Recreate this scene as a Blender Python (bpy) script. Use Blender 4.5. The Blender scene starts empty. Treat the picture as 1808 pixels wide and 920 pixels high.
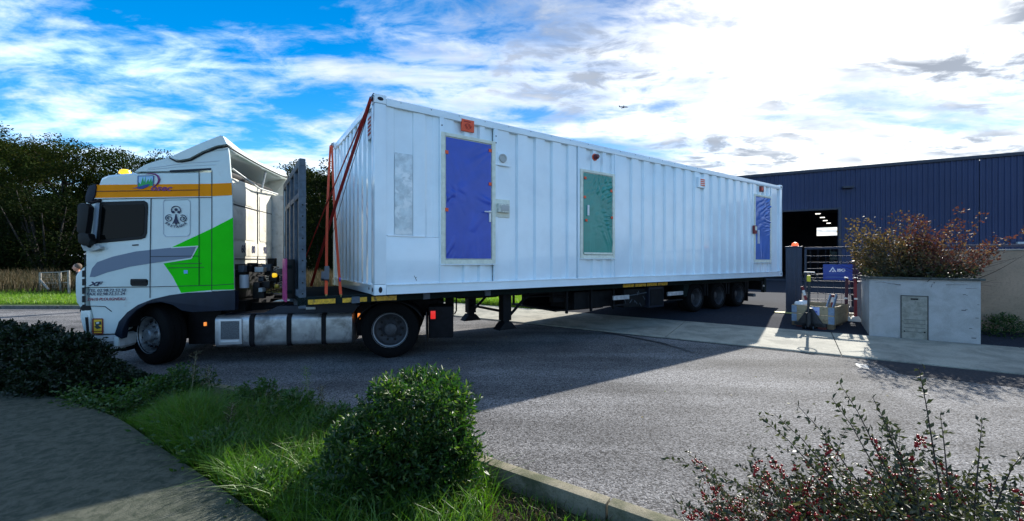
import bpy, bmesh, math, random
import numpy as np
from mathutils import Vector, Matrix
R = math.radians
random.seed(7)
rng = np.random.default_rng(11)
scene = bpy.context.scene
COL = scene.collection

# ------------------------------------------------------------------ camera
CZ = 1.68
FPX = 717.0
cam_d = bpy.data.cameras.new("camera")
cam_d.sensor_width = 36.0
cam_d.lens = FPX / 1808.0 * 36.0
cam_d.clip_start = 0.05
cam_d.clip_end = 6000
cam = bpy.data.objects.new("camera", cam_d)
cam.location = (0, 0, CZ)
cam.rotation_euler = (R(90), 0, 0)
COL.objects.link(cam)
scene.camera = cam

# ------------------------------------------------------------------ light
SUN_AZ, SUN_EL = R(37.0), R(31.2)
SUN_DIR = Vector((math.sin(SUN_AZ) * math.cos(SUN_EL), math.cos(SUN_AZ) * math.cos(SUN_EL), math.sin(SUN_EL)))
world = bpy.data.worlds.new("World")
scene.world = world
world.use_nodes = True
wn = world.node_tree.nodes
wl = world.node_tree.links
wn.clear()


class NT:
    """small node-tree writer"""
    def __init__(s, tree):
        s.t = tree

    def n(s, typ, **kw):
        nd = s.t.nodes.new(typ)
        for k, v in kw.items():
            if k == 'inp':
                for kk, vv in v.items():
                    if isinstance(vv, bpy.types.NodeSocket):
                        s.t.links.new(vv, nd.inputs[kk])
                    else:
                        nd.inputs[kk].default_value = vv
            else:
                setattr(nd, k, v)
        return nd

    def math(s, op, a, b=None, c=None, clamp=False):
        nd = s.t.nodes.new('ShaderNodeMath')
        nd.operation = op
        nd.use_clamp = clamp
        for i, v in enumerate((a, b, c)):
            if v is None:
                continue
            if isinstance(v, bpy.types.NodeSocket):
                s.t.links.new(v, nd.inputs[i])
            else:
                nd.inputs[i].default_value = v
        return nd.outputs[0]

    def ramp(s, fac, a, b, va=0.0, vb=1.0, smooth=True):
        nd = s.t.nodes.new('ShaderNodeMapRange')
        nd.interpolation_type = 'SMOOTHSTEP' if smooth else 'LINEAR'
        s.t.links.new(fac, nd.inputs['Value'])
        for k, v in (('From Min', a), ('From Max', b), ('To Min', va), ('To Max', vb)):
            nd.inputs[k].default_value = v
        return nd.outputs['Result']

    def mix(s, fac, a, b, blend='MIX'):
        nd = s.t.nodes.new('ShaderNodeMix')
        nd.data_type = 'RGBA'
        nd.blend_type = blend
        for k, v in ((0, fac), (6, a), (7, b)):
            if isinstance(v, bpy.types.NodeSocket):
                s.t.links.new(v, nd.inputs[k])
            else:
                if k and len(v) == 3:
                    v = (*v, 1)
                nd.inputs[k].default_value = v
        return nd.outputs[2]


def build_world():
    w = NT(world.node_tree)
    out = w.n('ShaderNodeOutputWorld')
    bg = w.n('ShaderNodeBackground')
    bg.inputs['Strength'].default_value = 0.15
    world.node_tree.links.new(bg.outputs[0], out.inputs[0])
    sky = w.n('ShaderNodeTexSky')
    sky.sky_type = 'NISHITA'
    sky.sun_disc = False
    sky.sun_elevation = SUN_EL
    sky.sun_rotation = SUN_AZ
    sky.air_density = 1.0
    sky.dust_density = 0.4
    sky.ozone_density = 3.0
    hsv = w.n('ShaderNodeHueSaturation', inp={'Saturation': 1.5, 'Value': 0.72, 'Color': sky.outputs[0]})
    tc = w.n('ShaderNodeTexCoord')
    d = tc.outputs['Generated']
    sep = w.n('ShaderNodeSeparateXYZ', inp={0: d})
    x, y, z = sep.outputs
    zz = w.math('MAXIMUM', z, 0.0)
    den = w.math('ADD', zz, 0.16)
    px = w.math('DIVIDE', x, den)
    py = w.math('DIVIDE', y, den)
    vec = w.n('ShaderNodeCombineXYZ', inp={0: px, 1: py, 2: 0.0})
    # streak-stretched sheet
    mp = w.n('ShaderNodeMapping', inp={'Vector': vec.outputs[0], 'Rotation': (0, 0, R(28)), 'Scale': (0.62, 1.7, 1.0), 'Location': (3.1, 1.7, 0)})
    n1 = w.n('ShaderNodeTexNoise', inp={'Vector': mp.outputs[0], 'Scale': 1.15, 'Detail': 9.0, 'Roughness': 0.58, 'Distortion': 0.55})
    mp2 = w.n('ShaderNodeMapping', inp={'Vector': vec.outputs[0], 'Rotation': (0, 0, R(20)), 'Scale': (0.8, 1.3, 1.0), 'Location': (9.1, 4.7, 0)})
    n2 = w.n('ShaderNodeTexNoise', inp={'Vector': mp2.outputs[0], 'Scale': 5.5, 'Detail': 8.0, 'Roughness': 0.62, 'Distortion': 0.35})
    n3 = w.n('ShaderNodeTexNoise', inp={'Vector': mp2.outputs[0], 'Scale': 1.6, 'Detail': 5.0, 'Roughness': 0.5, 'Distortion': 0.2})
    dot = w.n('ShaderNodeVectorMath', operation='DOT_PRODUCT', inp={0: d, 1: SUN_DIR})
    c = w.math('MAXIMUM', dot.outputs['Value'], 0.0)
    c2 = w.math('POWER', c, 3.0)
    c8 = w.math('POWER', c, 10.0)
    lowb = w.ramp(zz, 0.02, 0.35, 0.14, 0.0)
    dens = w.math('ADD', w.math('ADD', w.math('MULTIPLY', n1.outputs[0], 0.64), w.math('MULTIPLY', n2.outputs[0], 0.36)),
                  w.math('ADD', w.math('MULTIPLY', c2, 0.055), lowb))
    mask = w.ramp(dens, 0.45, 0.64)
    # cloud radiance: white, brighter towards the sun, greyer where thick
    thick = w.math('MULTIPLY', w.ramp(n3.outputs[0], 0.36, 0.60), w.ramp(n2.outputs[0], 0.40, 0.60))
    lum = w.math('ADD', 4.6, w.math('ADD', w.math('MULTIPLY', c2, -1.3), w.math('MULTIPLY', c8, 3.0)))
    dim = w.math('SUBTRACT', 1.0, w.math('MULTIPLY', thick, w.math('MULTIPLY', w.math('ADD', c2, 0.12), 0.72)))
    lum = w.math('MULTIPLY', lum, dim)
    tint = w.mix(c, (0.57, 0.88, 1.25), (1.04, 1.0, 0.88))
    tint = w.mix(thick, tint, (0.84, 0.93, 1.08))
    cl = w.n('ShaderNodeVectorMath', operation='SCALE')
    world.node_tree.links.new(tint, cl.inputs[0])
    world.node_tree.links.new(lum, cl.inputs['Scale'])
    m = w.math('MULTIPLY', mask, 0.94)
    dk = w.n('ShaderNodeVectorMath', operation='SCALE')
    world.node_tree.links.new(hsv.outputs[0], dk.inputs[0])
    world.node_tree.links.new(w.math('SUBTRACT', 1.0, w.math('MULTIPLY', c2, 0.62)), dk.inputs['Scale'])
    col = w.mix(m, dk.outputs[0], cl.outputs[0])
    world.node_tree.links.new(col, bg.inputs['Color'])


build_world()
sd = bpy.data.lights.new("sun", 'SUN')
sd.energy = 4.4
sd.angle = R(0.5)
sd.color = (1.0, 0.95, 0.86)
sun = bpy.data.objects.new("sun", sd)
sun.rotation_euler = (-SUN_DIR).to_track_quat('-Z', 'Y').to_euler()
COL.objects.link(sun)
vs = scene.view_settings
vs.view_transform = 'Standard'
vs.look = 'None'
vs.exposure = 1.2
vs.gamma = 1.0
vs.use_curve_mapping = False

# ------------------------------------------------------------------ helpers
MATS = {}


def mat(name, col, rough=0.6, metal=0.0, spec=0.5, noise=None, bump=None, coat=0.0, rnd=None, transl=None, emit=None, alpha=None, dirt=None):
    """procedural material. noise=(scale, amount, detail); bump=(scale, strength, distance); rnd = colour 2 per island;
    dirt=(colour, scale, lo, hi)"""
    if name in MATS:
        return MATS[name]
    m = bpy.data.materials.new(name)
    m.use_nodes = True
    t = NT(m.node_tree)
    nd = m.node_tree.nodes
    p = nd['Principled BSDF']
    L = m.node_tree.links
    p.inputs['Roughness'].default_value = rough
    p.inputs['Metallic'].default_value = metal
    p.inputs['Specular IOR Level'].default_value = spec
    p.inputs['Coat Weight'].default_value = coat
    c = (*col, 1)
    p.inputs['Base Color'].default_value = c
    tc = t.n('ShaderNodeTexCoord')
    cur = None
    if rnd:
        g = t.n('ShaderNodeNewGeometry')
        r = g.outputs['Random Per Island']
        cur = t.mix(r, c, (*rnd[0], 1))
        if len(rnd) > 1:
            r2 = t.math('FRACT', t.math('MULTIPLY', r, 17.3))
            cur = t.mix(t.ramp(r2, rnd[2], min(1, rnd[2] + .25)), cur, (*rnd[1], 1))
    if noise:
        n = t.n('ShaderNodeTexNoise', inp={'Vector': tc.outputs['Object'], 'Scale': noise[0], 'Detail': noise[2] if len(noise) > 2 else 5.0, 'Roughness': 0.6})
        f = t.ramp(n.outputs[0], 0.3, 0.7, 1 - noise[1], 1 + noise[1] * .6)
        base = cur if cur is not None else t.n('ShaderNodeRGB').outputs[0]
        if cur is None:
            base.default_value = c
        sc = t.n('ShaderNodeVectorMath', operation='SCALE')
        L.new(base, sc.inputs[0])
        L.new(f, sc.inputs['Scale'])
        cur = sc.outputs[0]
    if dirt:
        n = t.n('ShaderNodeTexNoise', inp={'Vector': tc.outputs['Object'], 'Scale': dirt[1], 'Detail': 7.0, 'Roughness': 0.65, 'Distortion': .3})
        cur = t.mix(t.ramp(n.outputs[0], dirt[2], dirt[3]), cur if cur is not None else c, (*dirt[0], 1))
    if cur is not None:
        L.new(cur, p.inputs['Base Color'])
    if bump:
        n = t.n('ShaderNodeTexNoise', inp={'Vector': tc.outputs['Object'], 'Scale': bump[0], 'Detail': 6.0, 'Roughness': 0.6})
        b = t.n('ShaderNodeBump', inp={'Strength': bump[1], 'Distance': bump[2], 'Height': n.outputs[0]})
        L.new(b.outputs[0], p.inputs['Normal'])
    if emit:
        p.inputs['Emission Color'].default_value = (*emit[0], 1)
        p.inputs['Emission Strength'].default_value = emit[1]
    if transl:
        tr = t.n('ShaderNodeBsdfTranslucent')
        if cur is not None:
            v = t.n('ShaderNodeVectorMath', operation='MULTIPLY')
            L.new(cur, v.inputs[0])
            v.inputs[1].default_value = transl[1]
            L.new(v.outputs[0], tr.inputs[0])
        else:
            tr.inputs[0].default_value = (col[0] * transl[1][0], col[1] * transl[1][1], col[2] * transl[1][2], 1)
        ms = t.n('ShaderNodeMixShader')
        ms.inputs[0].default_value = transl[0]
        L.new(p.outputs[0], ms.inputs[1])
        L.new(tr.outputs[0], ms.inputs[2])
        L.new(ms.outputs[0], nd['Material Output'].inputs['Surface'])
    if alpha is not None:
        p.inputs['Alpha'].default_value = alpha
    MATS[name] = m
    return m


def tag(o, label=None, cat=None, group=None, kind=None):
    if label:
        o['label'] = label
    if cat:
        o['category'] = cat
    if group:
        o['group'] = group
    if kind:
        o['kind'] = kind
    return o


def empty(name, loc=(0, 0, 0), rz=0.0, label=None, cat=None, group=None):
    o = bpy.data.objects.new(name, None)
    o.empty_display_size = .1
    o.location = loc
    o.rotation_euler = (0, 0, rz)
    COL.objects.link(o)
    return tag(o, label, cat, group)


def link(name, me, m=None, parent=None, loc=None, rot=None):
    if m is not None and len(me.materials) == 0:
        me.materials.append(m)
    o = bpy.data.objects.new(name, me)
    if parent is not None:
        o.parent = parent
    if loc is not None:
        o.location = loc
    if rot is not None:
        o.rotation_euler = rot
    COL.objects.link(o)
    return o


def shade(me, ang=40):
    me.polygons.foreach_set('use_smooth', [True] * len(me.polygons))
    try:
        me.set_sharp_from_angle(angle=R(ang))
    except Exception:
        pass


class B:
    """collects shapes into one bmesh"""
    def __init__(s):
        s.bm = bmesh.new()

    def box(s, x0, x1, y0, y1, z0, z1, bev=0.0, M=None):
        b = bmesh.new() if bev else s.bm
        vs_ = [b.verts.new((x, y, z)) for x in (x0, x1) for y in (y0, y1) for z in (z0, z1)]
        for f in ((0, 1, 3, 2), (4, 6, 7, 5), (0, 4, 5, 1), (2, 3, 7, 6), (0, 2, 6, 4), (1, 5, 7, 3)):
            b.faces.new([vs_[i] for i in f])
        if bev:
            bmesh.ops.bevel(b, geom=list(b.edges), offset=bev, segments=2, profile=.7, affect='EDGES')
            if M is not None:
                bmesh.ops.transform(b, matrix=M, verts=b.verts)
            s._merge(b)
        elif M is not None:
            bmesh.ops.transform(b, matrix=M, verts=vs_)
        return s

    def _merge(s, b):
        me = bpy.data.meshes.new("tmp")
        b.to_mesh(me)
        b.free()
        s.bm.from_mesh(me)
        bpy.data.meshes.remove(me)

    def poly(s, pts):
        vs_ = [s.bm.verts.new(p) for p in pts]
        s.bm.faces.new(vs_)
        return s

    def prism(s, prof, a0, a1, axis='y', bev=0.0):
        """prof: list of (p,q). axis y: (x,z) extruded in y; axis x: (y,z); axis z: (x,y)"""
        def P(p, q, a):
            return {'y': (p, a, q), 'x': (a, p, q), 'z': (p, q, a)}[axis]
        b = bmesh.new() if bev else s.bm
        v0 = [b.verts.new(P(p, q, a0)) for p, q in prof]
        v1 = [b.verts.new(P(p, q, a1)) for p, q in prof]
        n = len(prof)
        fs = [b.faces.new(v0), b.faces.new(v1[::-1])]
        for i in range(n):
            j = (i + 1) % n
            fs.append(b.faces.new((v0[j], v0[i], v1[i], v1[j])))
        bmesh.ops.recalc_face_normals(b, faces=fs)
        if bev:
            ed = [e for e in b.edges if len(e.link_faces) == 2 and (e.link_faces[0] in fs[:2]) != (e.link_faces[1] in fs[:2])]
            bmesh.ops.bevel(b, geom=ed, offset=bev, segments=2, profile=.7, affect='EDGES')
            s._merge(b)
        return s

    def loft(s, rings, close=True, caps=True, smooth=False):
        vv = [[s.bm.verts.new(p) for p in r] for r in rings]
        n = len(rings[0])
        fs = []
        for a, b in zip(vv[:-1], vv[1:]):
            for i in range(n if close else n - 1):
                j = (i + 1) % n
                fs.append(s.bm.faces.new((a[i], a[j], b[j], b[i])))
        if caps and close:
            fs.append(s.bm.faces.new(vv[0][::-1]))
            fs.append(s.bm.faces.new(vv[-1]))
        bmesh.ops.recalc_face_normals(s.bm, faces=fs)
        return s

    def tube(s, pts, r, n=8, caps=True):
        pts = [Vector(p) for p in pts]
        rr = r if isinstance(r, (list, tuple)) else [r] * len(pts)
        rings = []
        ref = None
        for i, p in enumerate(pts):
            d = (pts[min(i + 1, len(pts) - 1)] - pts[max(i - 1, 0)]).normalized()
            if ref is None:
                ref = d.orthogonal().normalized()
            else:
                ref = (ref - d * ref.dot(d)).normalized()
            q = d.cross(ref)
            rings.append([p + (ref * math.cos(2 * math.pi * k / n) + q * math.sin(2 * math.pi * k / n)) * rr[i] for k in range(n)])
        return s.loft(rings, True, caps)

    def cyl(s, p0, p1, r, n=16, r1=None):
        return s.tube([p0, p1], [r, r if r1 is None else r1], n)

    def lathe(s, prof, n=32, axis='y', c=(0, 0, 0)):
        """prof: (radius, along)"""
        rings = []
        for k in range(n):
            a = 2 * math.pi * k / n
            ca, sa = math.cos(a), math.sin(a)
            ring = []
            for r, h in prof:
                if axis == 'y':
                    ring.append((c[0] + r * ca, c[1] + h, c[2] + r * sa))
                elif axis == 'z':
                    ring.append((c[0] + r * ca, c[1] + r * sa, c[2] + h))
                else:
                    ring.append((c[0] + h, c[1] + r * ca, c[2] + r * sa))
            rings.append(ring)
        vv = [[s.bm.verts.new(p) for p in r] for r in rings]
        fs = []
        for i in range(n):
            a, b = vv[i], vv[(i + 1) % n]
            for k in range(len(prof) - 1):
                fs.append(s.bm.faces.new((a[k], a[k + 1], b[k + 1], b[k])))
        bmesh.ops.remove_doubles(s.bm, verts=[v for r in vv for v in r], dist=1e-5)
        return s

    def ball(s, c, r, seg=12, sc=(1, 1, 1)):
        M = Matrix.Translation(c) @ Matrix.Diagonal((sc[0], sc[1], sc[2], 1))
        bmesh.ops.create_uvsphere(s.bm, u_segments=seg, v_segments=max(6, seg // 2), radius=r, matrix=M)
        return s

    def obj(s, name, m, parent=None, smooth=True, ang=35, loc=None, rot=None):
        me = bpy.data.meshes.new(name)
        bmesh.ops.recalc_face_normals(s.bm, faces=s.bm.faces)
        s.bm.to_mesh(me)
        s.bm.free()
        if smooth:
            shade(me, ang)
        return link(name, me, m, parent, loc, rot)


def fbox(name, m, parent, x0, x1, y0, y1, z0, z1, bev=0.0):
    return B().box(x0, x1, y0, y1, z0, z1, bev).obj(name, m, parent)


def text_mesh(s, size, align='CENTER', thick=0.001, shear=0.0, bold=0.0, sx=1.0):
    cu = bpy.data.curves.new("lettering", 'FONT')
    cu.body = s
    cu.size = size
    cu.align_x = align
    cu.align_y = 'CENTER'
    cu.extrude = thick
    cu.shear = shear
    cu.offset = bold
    cu.resolution_u = 3
    o = bpy.data.objects.new("lettering", cu)
    COL.objects.link(o)
    dg = bpy.context.evaluated_depsgraph_get()
    me = bpy.data.meshes.new_from_object(o.evaluated_get(dg))
    bpy.data.objects.remove(o)
    bpy.data.curves.remove(cu)
    if sx != 1.0:
        me.transform(Matrix.Diagonal((sx, 1, 1, 1)))
    me.materials.clear()
    return me


def text(name, s, size, m, parent, loc, rot, **kw):
    return link(name, text_mesh(s, size, **kw), m, parent, loc, rot)


def copy_tree(o, parent=None):
    c = o.copy()
    COL.objects.link(c)
    c.parent = parent
    for ch in list(o.children):
        copy_tree(ch, c)
    return c


def raw(name, V, F, m, parent=None, smooth=False, mats=None, midx=None):
    """V (n,3) array, F (k,3|4) array"""
    me = bpy.data.meshes.new(name)
    V = np.asarray(V, dtype=np.float32)
    F = np.asarray(F, dtype=np.int32)
    k = F.shape[1]
    me.vertices.add(len(V))
    me.vertices.foreach_set('co', V.ravel())
    me.loops.add(F.size)
    me.loops.foreach_set('vertex_index', F.ravel())
    me.polygons.add(len(F))
    me.polygons.foreach_set('loop_start', np.arange(0, F.size, k, dtype=np.int32))
    me.polygons.foreach_set('loop_total', np.full(len(F), k, dtype=np.int32))
    for mm in (mats or []):
        me.materials.append(mm)
    if midx is not None:
        me.polygons.foreach_set('material_index', np.asarray(midx, dtype=np.int32))
    me.update(calc_edges=True)
    if smooth:
        shade(me, 60)
    return link(name, me, m, parent)


def unit(a):
    return a / np.maximum(np.linalg.norm(a, axis=1, keepdims=True), 1e-9)


def leaves_arrays(P, D, L, W, fold=.25, up=None, curl=0.0):
    """diamond leaves: P base points, D direction, L length, W width -> V, F(tri)"""
    n = len(P)
    D = unit(D)
    rnd = rng.normal(size=(n, 3)) if up is None else up + rng.normal(size=(n, 3)) * .35
    S = unit(np.cross(D, rnd))
    N = np.cross(S, D)
    L = np.broadcast_to(np.asarray(L, float).reshape(-1, 1), (n, 1))
    W = np.broadcast_to(np.asarray(W, float).reshape(-1, 1), (n, 1))
    mid = P + D * L * .5
    a = P
    b = mid + S * W * .5 + N * W * fold
    c = P + D * L - N * L * curl
    d = mid - S * W * .5 + N * W * fold
    V = np.stack([a, b, c, d], 1).reshape(-1, 3)
    i = np.arange(n)[:, None] * 4
    F = np.concatenate([i + np.array([[0, 1, 2]]), i + np.array([[0, 2, 3]])], 0)
    return V, F


def blades_arrays(P, H, W, lean):
    """grass blades, 5 verts / 3 tris each"""
    n = len(P)
    az = rng.uniform(0, 2 * np.pi, n)
    d = np.stack([np.cos(az), np.sin(az), np.zeros(n)], 1)
    az2 = rng.uniform(0, 2 * np.pi, n)
    s = np.stack([np.cos(az2), np.sin(az2), np.zeros(n)], 1)
    H = H.reshape(-1, 1)
    ln = (lean * rng.uniform(.2, 1.3, n)).reshape(-1, 1) * H
    up = np.array([[0, 0, 1.0]])
    W = np.broadcast_to(np.asarray(W, float).reshape(-1, 1), (n, 1))
    v0 = P - s * W / 2
    v1 = P + s * W / 2
    m = P + up * H * .55 + d * ln * .3
    v2 = m - s * W * .38
    v3 = m + s * W * .38
    v4 = P + up * H * (1 - .25 * np.minimum(ln / H, 1.2)) + d * ln
    V = np.stack([v0, v1, v2, v3, v4], 1).reshape(-1, 3)
    i = np.arange(n)[:, None] * 5
    F = np.concatenate([i + np.array([[0, 1, 3]]), i + np.array([[0, 3, 2]]), i + np.array([[2, 3, 4]])], 0)
    return V, F


def join_arrays(lst):
    V, F, o = [], [], 0
    for v, f in lst:
        V.append(v)
        F.append(f + o)
        o += len(v)
    return np.concatenate(V), np.concatenate(F)


# ------------------------------------------------------------------ frames of reference
TR_O = Vector((-5.63, 6.35, 0))
TR_A = R(9.56)              # tractor: local x runs backwards, y away from us
CT_O = Vector((-2.05, 6.06, 0))
CT_A = R(34.0)              # container and trailer
RD_A = R(-34.33)            # road: local x along the kerb, y across
RV = Vector((.826, -.564, 0))
NV = Vector((.564, .826, 0))


def RN(r, n, z=0.0):
    return Vector((r * RV.x + n * NV.x, r * RV.y + n * NV.y, z))


def on_line(O, ang, x, y, w=0.0):
    """measure: where the sight line through photo pixel (x, y) meets the vertical plane through O at w"""
    a = (math.cos(ang), math.sin(ang))
    b = (-a[1], a[0])
    k = (x - 904.0) / FPX
    ox, oy = O.x + w * b[0], O.y + w * b[1]
    s = (k * oy - ox) / (a[0] - k * a[1])
    Y = oy + s * a[1]
    return s, CZ - (y - 460.0) / FPX * Y


def T(x, y, w=0.0):
    return on_line(TR_O, TR_A, x, y, w)


def C(x, y, w=0.0):
    return on_line(CT_O, CT_A, x, y, w)

# ================================================================== GROUND
def asphalt_mat():
    m = bpy.data.materials.new("asphalt")
    m.use_nodes = True
    t = NT(m.node_tree)
    L = m.node_tree.links
    p = m.node_tree.nodes['Principled BSDF']
    tc = t.n('ShaderNodeTexCoord')
    o = tc.outputs['Object']
    vo = t.n('ShaderNodeTexVoronoi', inp={'Vector': o, 'Scale': 75.0})
    n1 = t.n('ShaderNodeTexNoise', inp={'Vector': o, 'Scale': 60.0, 'Detail': 4.0, 'Roughness': .7})
    n2 = t.n('ShaderNodeTexNoise', inp={'Vector': o, 'Scale': .55, 'Detail': 6.0, 'Roughness': .6, 'Distortion': .6})
    mp = t.n('ShaderNodeMapping', inp={'Vector': o, 'Rotation': (0, 0, R(34)), 'Scale': (.25, 1.6, 1)})
    n3 = t.n('ShaderNodeTexNoise', inp={'Vector': mp.outputs[0], 'Scale': .8, 'Detail': 4.0, 'Roughness': .55})
    sepc = t.n('ShaderNodeSeparateColor', inp={0: vo.outputs['Color']})
    grain = t.math('MULTIPLY', t.ramp(sepc.outputs[0], 0, 1, .30, 1.9, False), t.ramp(n1.outputs[0], .3, .7, .65, 1.3))
    big = t.math('MULTIPLY', t.ramp(n2.outputs[0], .34, .66, .76, 1.14), t.ramp(n3.outputs[0], .36, .64, .72, 1.15))
    n4 = t.n('ShaderNodeTexNoise', inp={'Vector': o, 'Scale': 1.7, 'Detail': 5.0, 'Roughness': .7, 'Distortion': 1.2})
    big = t.math('MULTIPLY', big, t.ramp(n4.outputs[0], .63, .72, 1.0, .66))
    n5 = t.n('ShaderNodeTexNoise', inp={'Vector': o, 'Scale': 9.0, 'Detail': 3.0})
    big = t.math('MULTIPLY', big, t.ramp(n5.outputs[0], .70, .76, 1.0, .6))
    f = t.math('MULTIPLY', grain, big)
    sc = t.n('ShaderNodeVectorMath', operation='SCALE')
    sc.inputs[0].default_value = (.126, .123, .124)
    L.new(f, sc.inputs['Scale'])
    L.new(sc.outputs[0], p.inputs['Base Color'])
    p.inputs['Roughness'].default_value = .85
    p.inputs['Specular IOR Level'].default_value = .12
    h = t.math('ADD', t.math('MULTIPLY', vo.outputs['Distance'], -1.0), t.math('MULTIPLY', n1.outputs[0], .6))
    b = t.n('ShaderNodeBump', inp={'Strength': .9, 'Distance': .006, 'Height': h})
    L.new(b.outputs[0], p.inputs['Normal'])
    return m


def ground_mat(name, c1, c2, c3, sc_=3.0, bump=.02):
    m = bpy.data.materials.new(name)
    m.use_nodes = True
    t = NT(m.node_tree)
    L = m.node_tree.links
    p = m.node_tree.nodes['Principled BSDF']
    tc = t.n('ShaderNodeTexCoord')
    o = tc.outputs['Object']
    a = t.n('ShaderNodeTexNoise', inp={'Vector': o, 'Scale': sc_, 'Detail': 7.0, 'Roughness': .65})
    b = t.n('ShaderNodeTexNoise', inp={'Vector': o, 'Scale': sc_ * 9, 'Detail': 5.0, 'Roughness': .7})
    c = t.mix(t.ramp(a.outputs[0], .35, .65), c1, c2)
    c = t.mix(t.ramp(b.outputs[0], .4, .7), c, c3)
    L.new(c, p.inputs['Base Color'])
    p.inputs['Roughness'].default_value = .95
    p.inputs['Specular IOR Level'].default_value = .15
    bu = t.n('ShaderNodeBump', inp={'Strength': 1.0, 'Distance': bump, 'Height': b.outputs[0]})
    L.new(bu.outputs[0], p.inputs['Normal'])
    return m


def concrete_mat(name, c, stain, scale=1.0, rough=.85):
    m = bpy.data.materials.new(name)
    m.use_nodes = True
    t = NT(m.node_tree)
    L = m.node_tree.links
    p = m.node_tree.nodes['Principled BSDF']
    tc = t.n('ShaderNodeTexCoord')
    o = tc.outputs['Object']
    a = t.n('ShaderNodeTexNoise', inp={'Vector': o, 'Scale': (1.6 if scale < 2 else 5) * scale, 'Detail': 8.0, 'Roughness': .68, 'Distortion': .5})
    b = t.n('ShaderNodeTexNoise', inp={'Vector': o, 'Scale': 45 * scale, 'Detail': 5.0, 'Roughness': .75})
    g = t.n('ShaderNodeTexVoronoi', inp={'Vector': o, 'Scale': 130 * scale})
    col = t.mix(t.ramp(a.outputs[0], .38, .66), c, stain)
    col = t.mix(t.ramp(b.outputs[0], .45, .75, 0, .6), col, tuple(x * .55 for x in stain))
    L.new(col, p.inputs['Base Color'])
    p.inputs['Roughness'].default_value = rough
    p.inputs['Specular IOR Level'].default_value = .3
    h = t.math('ADD', b.outputs[0], t.math('MULTIPLY', g.outputs['Distance'], .4))
    bu = t.n('ShaderNodeBump', inp={'Strength': .8, 'Distance': .006, 'Height': h})
    L.new(bu.outputs[0], p.inputs['Normal'])
    return m


M_ASPH = asphalt_mat()
M_SOIL = ground_mat("garden_soil", (.03, .024, .016), (.022, .03, .012), (.05, .045, .025), 4)
M_FIELD = ground_mat("grass_field_cover", (.025, .045, .010), (.04, .05, .014), (.02, .03, .008), .35, .08)
M_PAVE = concrete_mat("pale_concrete", (.34, .325, .27), (.20, .195, .165))
M_PATH = concrete_mat("rough_footpath", (.085, .088, .064), (.028, .036, .022), 2.2)
M_KERB = concrete_mat("kerb_concrete", (.25, .22, .16), (.08, .085, .045), 1.9)
M_YARD = mat("yard_asphalt", (.03, .034, .045), .95, spec=.05, noise=(40, .4), bump=(60, .6, .004))

KERB = [(11.4, -4.57), (1.49, 2.19), (-.27, 3.36), (-2.32, 4.62), (-4.4, 5.48), (-6.4, 5.8), (-10, 6.05), (-16, 6.3), (-45, 6.8)]
GUT = [(25.8, -6.8), (7.45, 5.86), (6.1, 6.86), (-.3, 11.28), (-2.1, 12.55), (-4.5, 13.6), (-8, 14.15), (-14, 14.2), (-60, 14.3)]
PEDGE = [(9.0, -4.7), (.05, 1.52), (-1.68, 2.70), (-3.15, 3.66), (-4.5, 4.50), (-6.7, 5.38), (-10, 5.7), (-40, 6.2)]


def smooth_line(pts, n=12):
    P = [Vector((*p, 0)) for p in pts]
    out = []
    for i in range(len(P) - 1):
        a, b = P[i], P[i + 1]
        t0 = (P[i + 1] - P[i - 1]) if i else (b - a)
        t1 = (P[i + 2] - P[i]) if i + 2 < len(P) else (b - a)
        l = (b - a).length
        t0 = t0.normalized() * l
        t1 = t1.normalized() * l
        for k in range(n):
            t = k / n
            h = (2 * t**3 - 3 * t**2 + 1) * a + (t**3 - 2 * t**2 + t) * t0 + (-2 * t**3 + 3 * t**2) * b + (t**3 - t**2) * t1
            out.append(h)
    out.append(P[-1])
    return out


KL, GL, EL = smooth_line(KERB), smooth_line(GUT), smooth_line(PEDGE)


def offset(line, d):
    out = []
    for i, p in enumerate(line):
        t = (line[min(i + 1, len(line) - 1)] - line[max(i - 1, 0)]).normalized()
        out.append(p + Vector((t.y, -t.x, 0)) * d)      # lines run right-to-left: +d is away from the camera
    return out


def strip(name, A, Bl, za, zb, m, kind='structure', sub=None):
    """sheet between two equally long lines"""
    V = [(p.x, p.y, za) for p in A] + [(p.x, p.y, zb) for p in Bl]
    n = len(A)
    F = [(i, i + 1, n + i + 1, n + i) for i in range(n - 1)]
    me = bpy.data.meshes.new(name)
    me.from_pydata(V, [], F)
    bm = bmesh.new()
    bm.from_mesh(me)
    bmesh.ops.recalc_face_normals(bm, faces=bm.faces)
    if bm.faces[0].normal.z < 0:
        bmesh.ops.reverse_faces(bm, faces=bm.faces)
    bm.to_mesh(me)
    bm.free()
    o = link(name, me, m)
    o['kind'] = kind
    return o


# base terrain reaching the horizon, gently undulating far away
def terrain():
    xs = np.linspace(-1, 1, 61)
    xs = np.sign(xs) * np.abs(xs)**2.2 * 1500
    X, Y = np.meshgrid(xs, xs + 10)
    rr = np.hypot(X, Y - 8)
    Z = -.16 + np.clip((rr - 60) / 400, 0, 1) * 2.0
    V = np.stack([X, Y, Z], -1).reshape(-1, 3)
    n = len(xs)
    i = np.arange((n - 1) * n).reshape(n - 1, n)[:, :-1].ravel()
    F = np.stack([i, i + 1, i + n + 1, i + n], 1)
    o = raw("ground", V, F, M_FIELD, smooth=True)
    o['kind'] = 'structure'


terrain()
road = strip("road", offset(KL, .05), GL, 0, 0, M_ASPH)
strip("planting_bed", offset(EL, -.03), offset(KL, .03), -.09, -.09, M_SOIL)
fp = strip("footpath", offset(EL, -3.0), EL, .0, -.015, M_PATH)

# --- kerb stones, one by one
kerb = empty("kerb")
kerb['kind'] = 'structure'


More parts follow.
